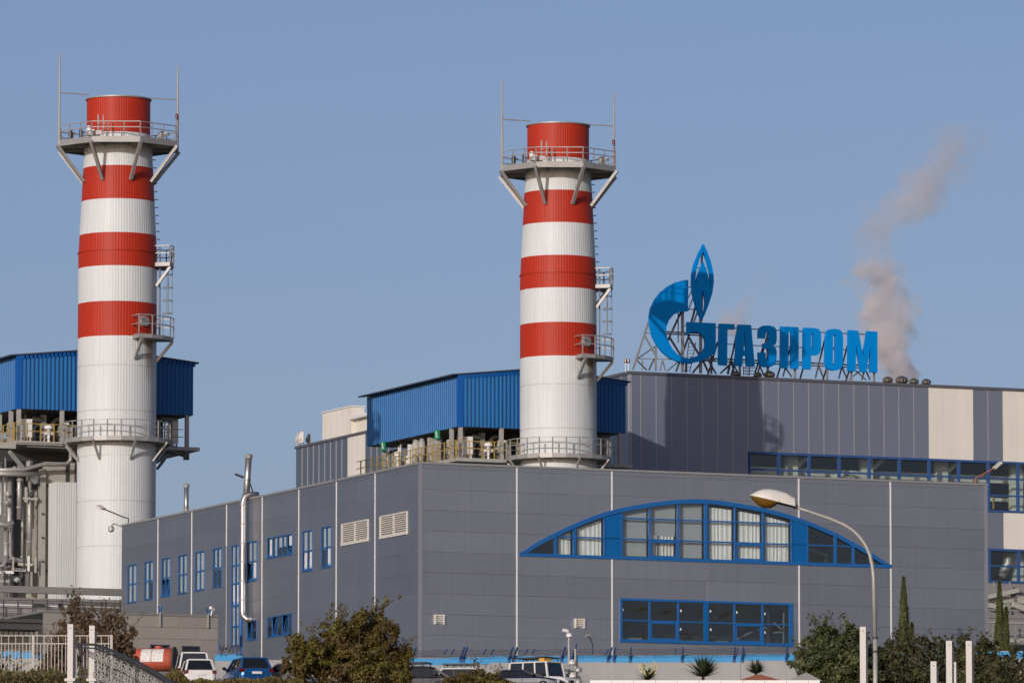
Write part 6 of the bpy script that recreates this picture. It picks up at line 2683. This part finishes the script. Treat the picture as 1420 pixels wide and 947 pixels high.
Yy = 305.0
for u, v, r, n, lab in ((975, 938, 22, 190, 'large spiky yucca behind the white parapet'), (1048, 934, 15, 120, 'medium spiky yucca behind the terracotta roof'), (898, 943, 14, 80, 'small low yucca with two pale flower spikes')):
    o, p = yucca(u, v, Yy, r, n, lab)
    spikes = {975: ((971, 915), (983, 910)), 1048: ((1053, 918), (1042, 920)), 898: ((889, 921), (909, 919))}[u]
    for su, sv in spikes:
        q = at(su, sv, Yy)
        m = MB()
        m.tube([p, p.lerp(q, .5) + Vector((.02, 0, 0)), q], [.025, .02, .01], 5)
        part(m, 'flower_stem', M['yucca'] if u != 898 else M['flower'], o)
        if u == 898:
            m = MB()
            for k in range(60):
                c_ = p.lerp(q, .35 + .65 * random.random()) + Vector((random.gauss(0, .09), random.gauss(0, .09), random.gauss(0, .05)))
                m.tube([c_, c_ + Vector((random.gauss(0, .02), random.gauss(0, .02), -.07))], [.03, .01], 5)
            fo = part(m, 'flower_cluster', M['flower'], o)
            fo['kind'] = 'stuff'
# rough grass in front of the picket fence
def rough(u, amp, seed):
    v = 0.0
    for o_, (per, a) in enumerate(((37, 1.0), (13, .7), (5.3, .5), (2.1, .35))):
        x = u / per + seed * 7.3 + o_ * 3.1
        i = math.floor(x)
        f = x - i
        h = lambda k: (sin(k * 127.1 + seed * 311.7 + o_ * 17.0) * 43758.5453) % 1.0
        v += a * (h(i) * (1 - f) + h(i + 1) * f - .5)
    return amp * v


def grass(name, u0, u1, v0f, Y0, Y1, n, size, m):
    C = np.empty((n, 3))
    uu = rng.uniform(u0, u1, n)
    yy = rng.uniform(Y0, Y1, n)
    for i in range(n):
        vt = v0f(uu[i])
        g_ = gz(yy[i])
        zt_ = at(uu[i], vt, yy[i]).z
        z = g_ + max(.05, zt_ - g_) * rng.uniform(0, 1) ** .6
        C[i] = (at(uu[i], 947, yy[i]).x, yy[i], z)
    N = rng.normal(size=(n, 3)) * np.array([1, 1, .25])
    me = leaf_mesh(name, C, N, size, M[m], (0, 0, 0), 3.2)
    o = bpy.data.objects.new(name, me)
    COL.objects.link(o)
    o['kind'] = 'stuff'
    o['label'] = {'rough_grass': 'rough dry grass and weeds in front of the picket fence', 'weeds': 'straggling weeds along the bottom edge before the parked cars'}[name]
    o['category'] = 'grass'
    return o


grass('rough_grass', -20, 130, lambda u: 929 + rough(u, 11, 1), 200, 231, 34000, .05, 'drygrass')
grass('weeds', 215, 420, lambda u: 943.5 + rough(u, 9, 2) - (max(0, 1 - abs(u - 243) / 22) * 22), 355, 366, 9000, .07, 'autumn')

# ================================================================== STEAM
def plume(name, label, ctr, hw, cpts, rpts, dpts, dens, seed):
    """A box of thin vapour whose density follows a wandering axis."""
    x0, y0, z0, z1 = ctr
    m = MB()
    m.box(x0 - hw, x0 + hw, y0 - hw * .6, y0 + hw * .6, z0, z1)
    vm = bpy.data.materials.new(name)
    vm.use_nodes = True
    nt = vm.node_tree
    nt.nodes.clear()
    out = nt.nodes.new('ShaderNodeOutputMaterial')
    pv = nt.nodes.new('ShaderNodeVolumePrincipled')
    pv.inputs['Color'].default_value = (1.0, .965, .97, 1)
    pv.inputs['Anisotropy'].default_value = 0.1
    nt.links.new(pv.outputs[0], out.inputs['Volume'])
    tc = nt.nodes.new('ShaderNodeTexCoord')
    sx = nt.nodes.new('ShaderNodeSeparateXYZ')
    nt.links.new(tc.outputs['Object'], sx.inputs[0])

    def math(op, a, b=None, c=None):
        n = nt.nodes.new('ShaderNodeMath')
        n.operation = op
        for i, x in enumerate((a, b, c)):
            if x is None:
                continue
            if isinstance(x, (int, float)):
                n.inputs[i].default_value = x
            else:
                nt.links.new(x, n.inputs[i])
        return n.outputs[0]
    hz = math('DIVIDE', sx.outputs['Z'], z1 - z0)

    def curve(pts):
        n = nt.nodes.new('ShaderNodeFloatCurve')
        cv = n.mapping.curves[0]
        while len(cv.points) > 2:
            cv.points.remove(cv.points[1])
        cv.points[0].location = pts[0]
        cv.points[1].location = pts[-1]
        for p in pts[1:-1]:
            cv.points.new(*p)
        n.mapping.update()
        nt.links.new(hz, n.inputs['Value'])
        return n.outputs[0]
    nz = nt.nodes.new('ShaderNodeTexNoise')
    nz.inputs['Scale'].default_value = .38
    nz.inputs['Detail'].default_value = 5
    nz.inputs['Roughness'].default_value = .65
    mp = nt.nodes.new('ShaderNodeMapping')
    mp.inputs['Location'].default_value = (seed, seed * 2, 0)
    nt.links.new(tc.outputs['Object'], mp.inputs[0])
    nt.links.new(mp.outputs[0], nz.inputs['Vector'])
    cxn = math('MULTIPLY', math('SUBTRACT', curve(cpts), .5), hw * 2)
    dx = math('SUBTRACT', sx.outputs['X'], cxn)
    rad = math('MULTIPLY', curve(rpts), hw)
    rr_ = math('SQRT', math('ADD', math('POWER', dx, 2), math('POWER', sx.outputs['Y'], 2)))
    fall = math('SUBTRACT', 1.0, math('DIVIDE', rr_, rad))
    body = math('ADD', fall, math('MULTIPLY', math('SUBTRACT', nz.outputs['Fac'], .54), 3.8))
    body = math('MULTIPLY', math('MINIMUM', math('MAXIMUM', body, 0), 1.0), math('GREATER_THAN', fall, -.6))
    nt.links.new(math('MULTIPLY', math('MULTIPLY', body, curve(dpts)), dens), pv.inputs['Density'])
    o = bpy.data.objects.new(name, m.mesh(name, vm, (x0, y0, z0)))
    o.location = (x0, y0, z0)
    COL.objects.link(o)
    o['kind'] = 'stuff'
    o['label'], o['category'] = label, 'steam'
    return o


YS = 640.0
p0, p1 = at(1270, 540, YS), at(1270, 165, YS)
hwS = 115 / FPX * YS
def cu(u):
    return (u - 1270) / 230 + .5
plume('steam_plume', 'thin pale plume of steam rising behind the hall right of the sign', (p0.x, YS, p0.z, p1.z), hwS,
      [(0, cu(1243)), (.12, cu(1238)), (.3, cu(1226)), (.5, cu(1214)), (.57, cu(1222)), (.68, cu(1262)), (.8, cu(1300)), (.92, cu(1328)), (1, cu(1340))],
      [(0, .24), (.15, .36), (.35, .36), (.5, .38), (.58, .44), (.7, .50), (.85, .52), (1, .5)],
      [(0, .85), (.2, 1), (.40, .9), (.47, .35), (.53, .09), (.6, .15), (.7, .20), (.85, .13), (.95, .06), (1, 0)], 2.0, 3.3)
p0, p1 = at(1030, 465, YS), at(1030, 365, YS)
plume('faint_steam', 'very faint wisp of steam behind the letters of the sign', (p0.x, YS, p0.z, p1.z), 65 / FPX * YS,
      [(0, .38), (.3, .42), (.6, .62), (1, .8)], [(0, .5), (.3, .4), (.6, .3), (1, .2)], [(0, .5), (.3, .45), (.7, .2), (1, 0)], 1.3, 9.1)
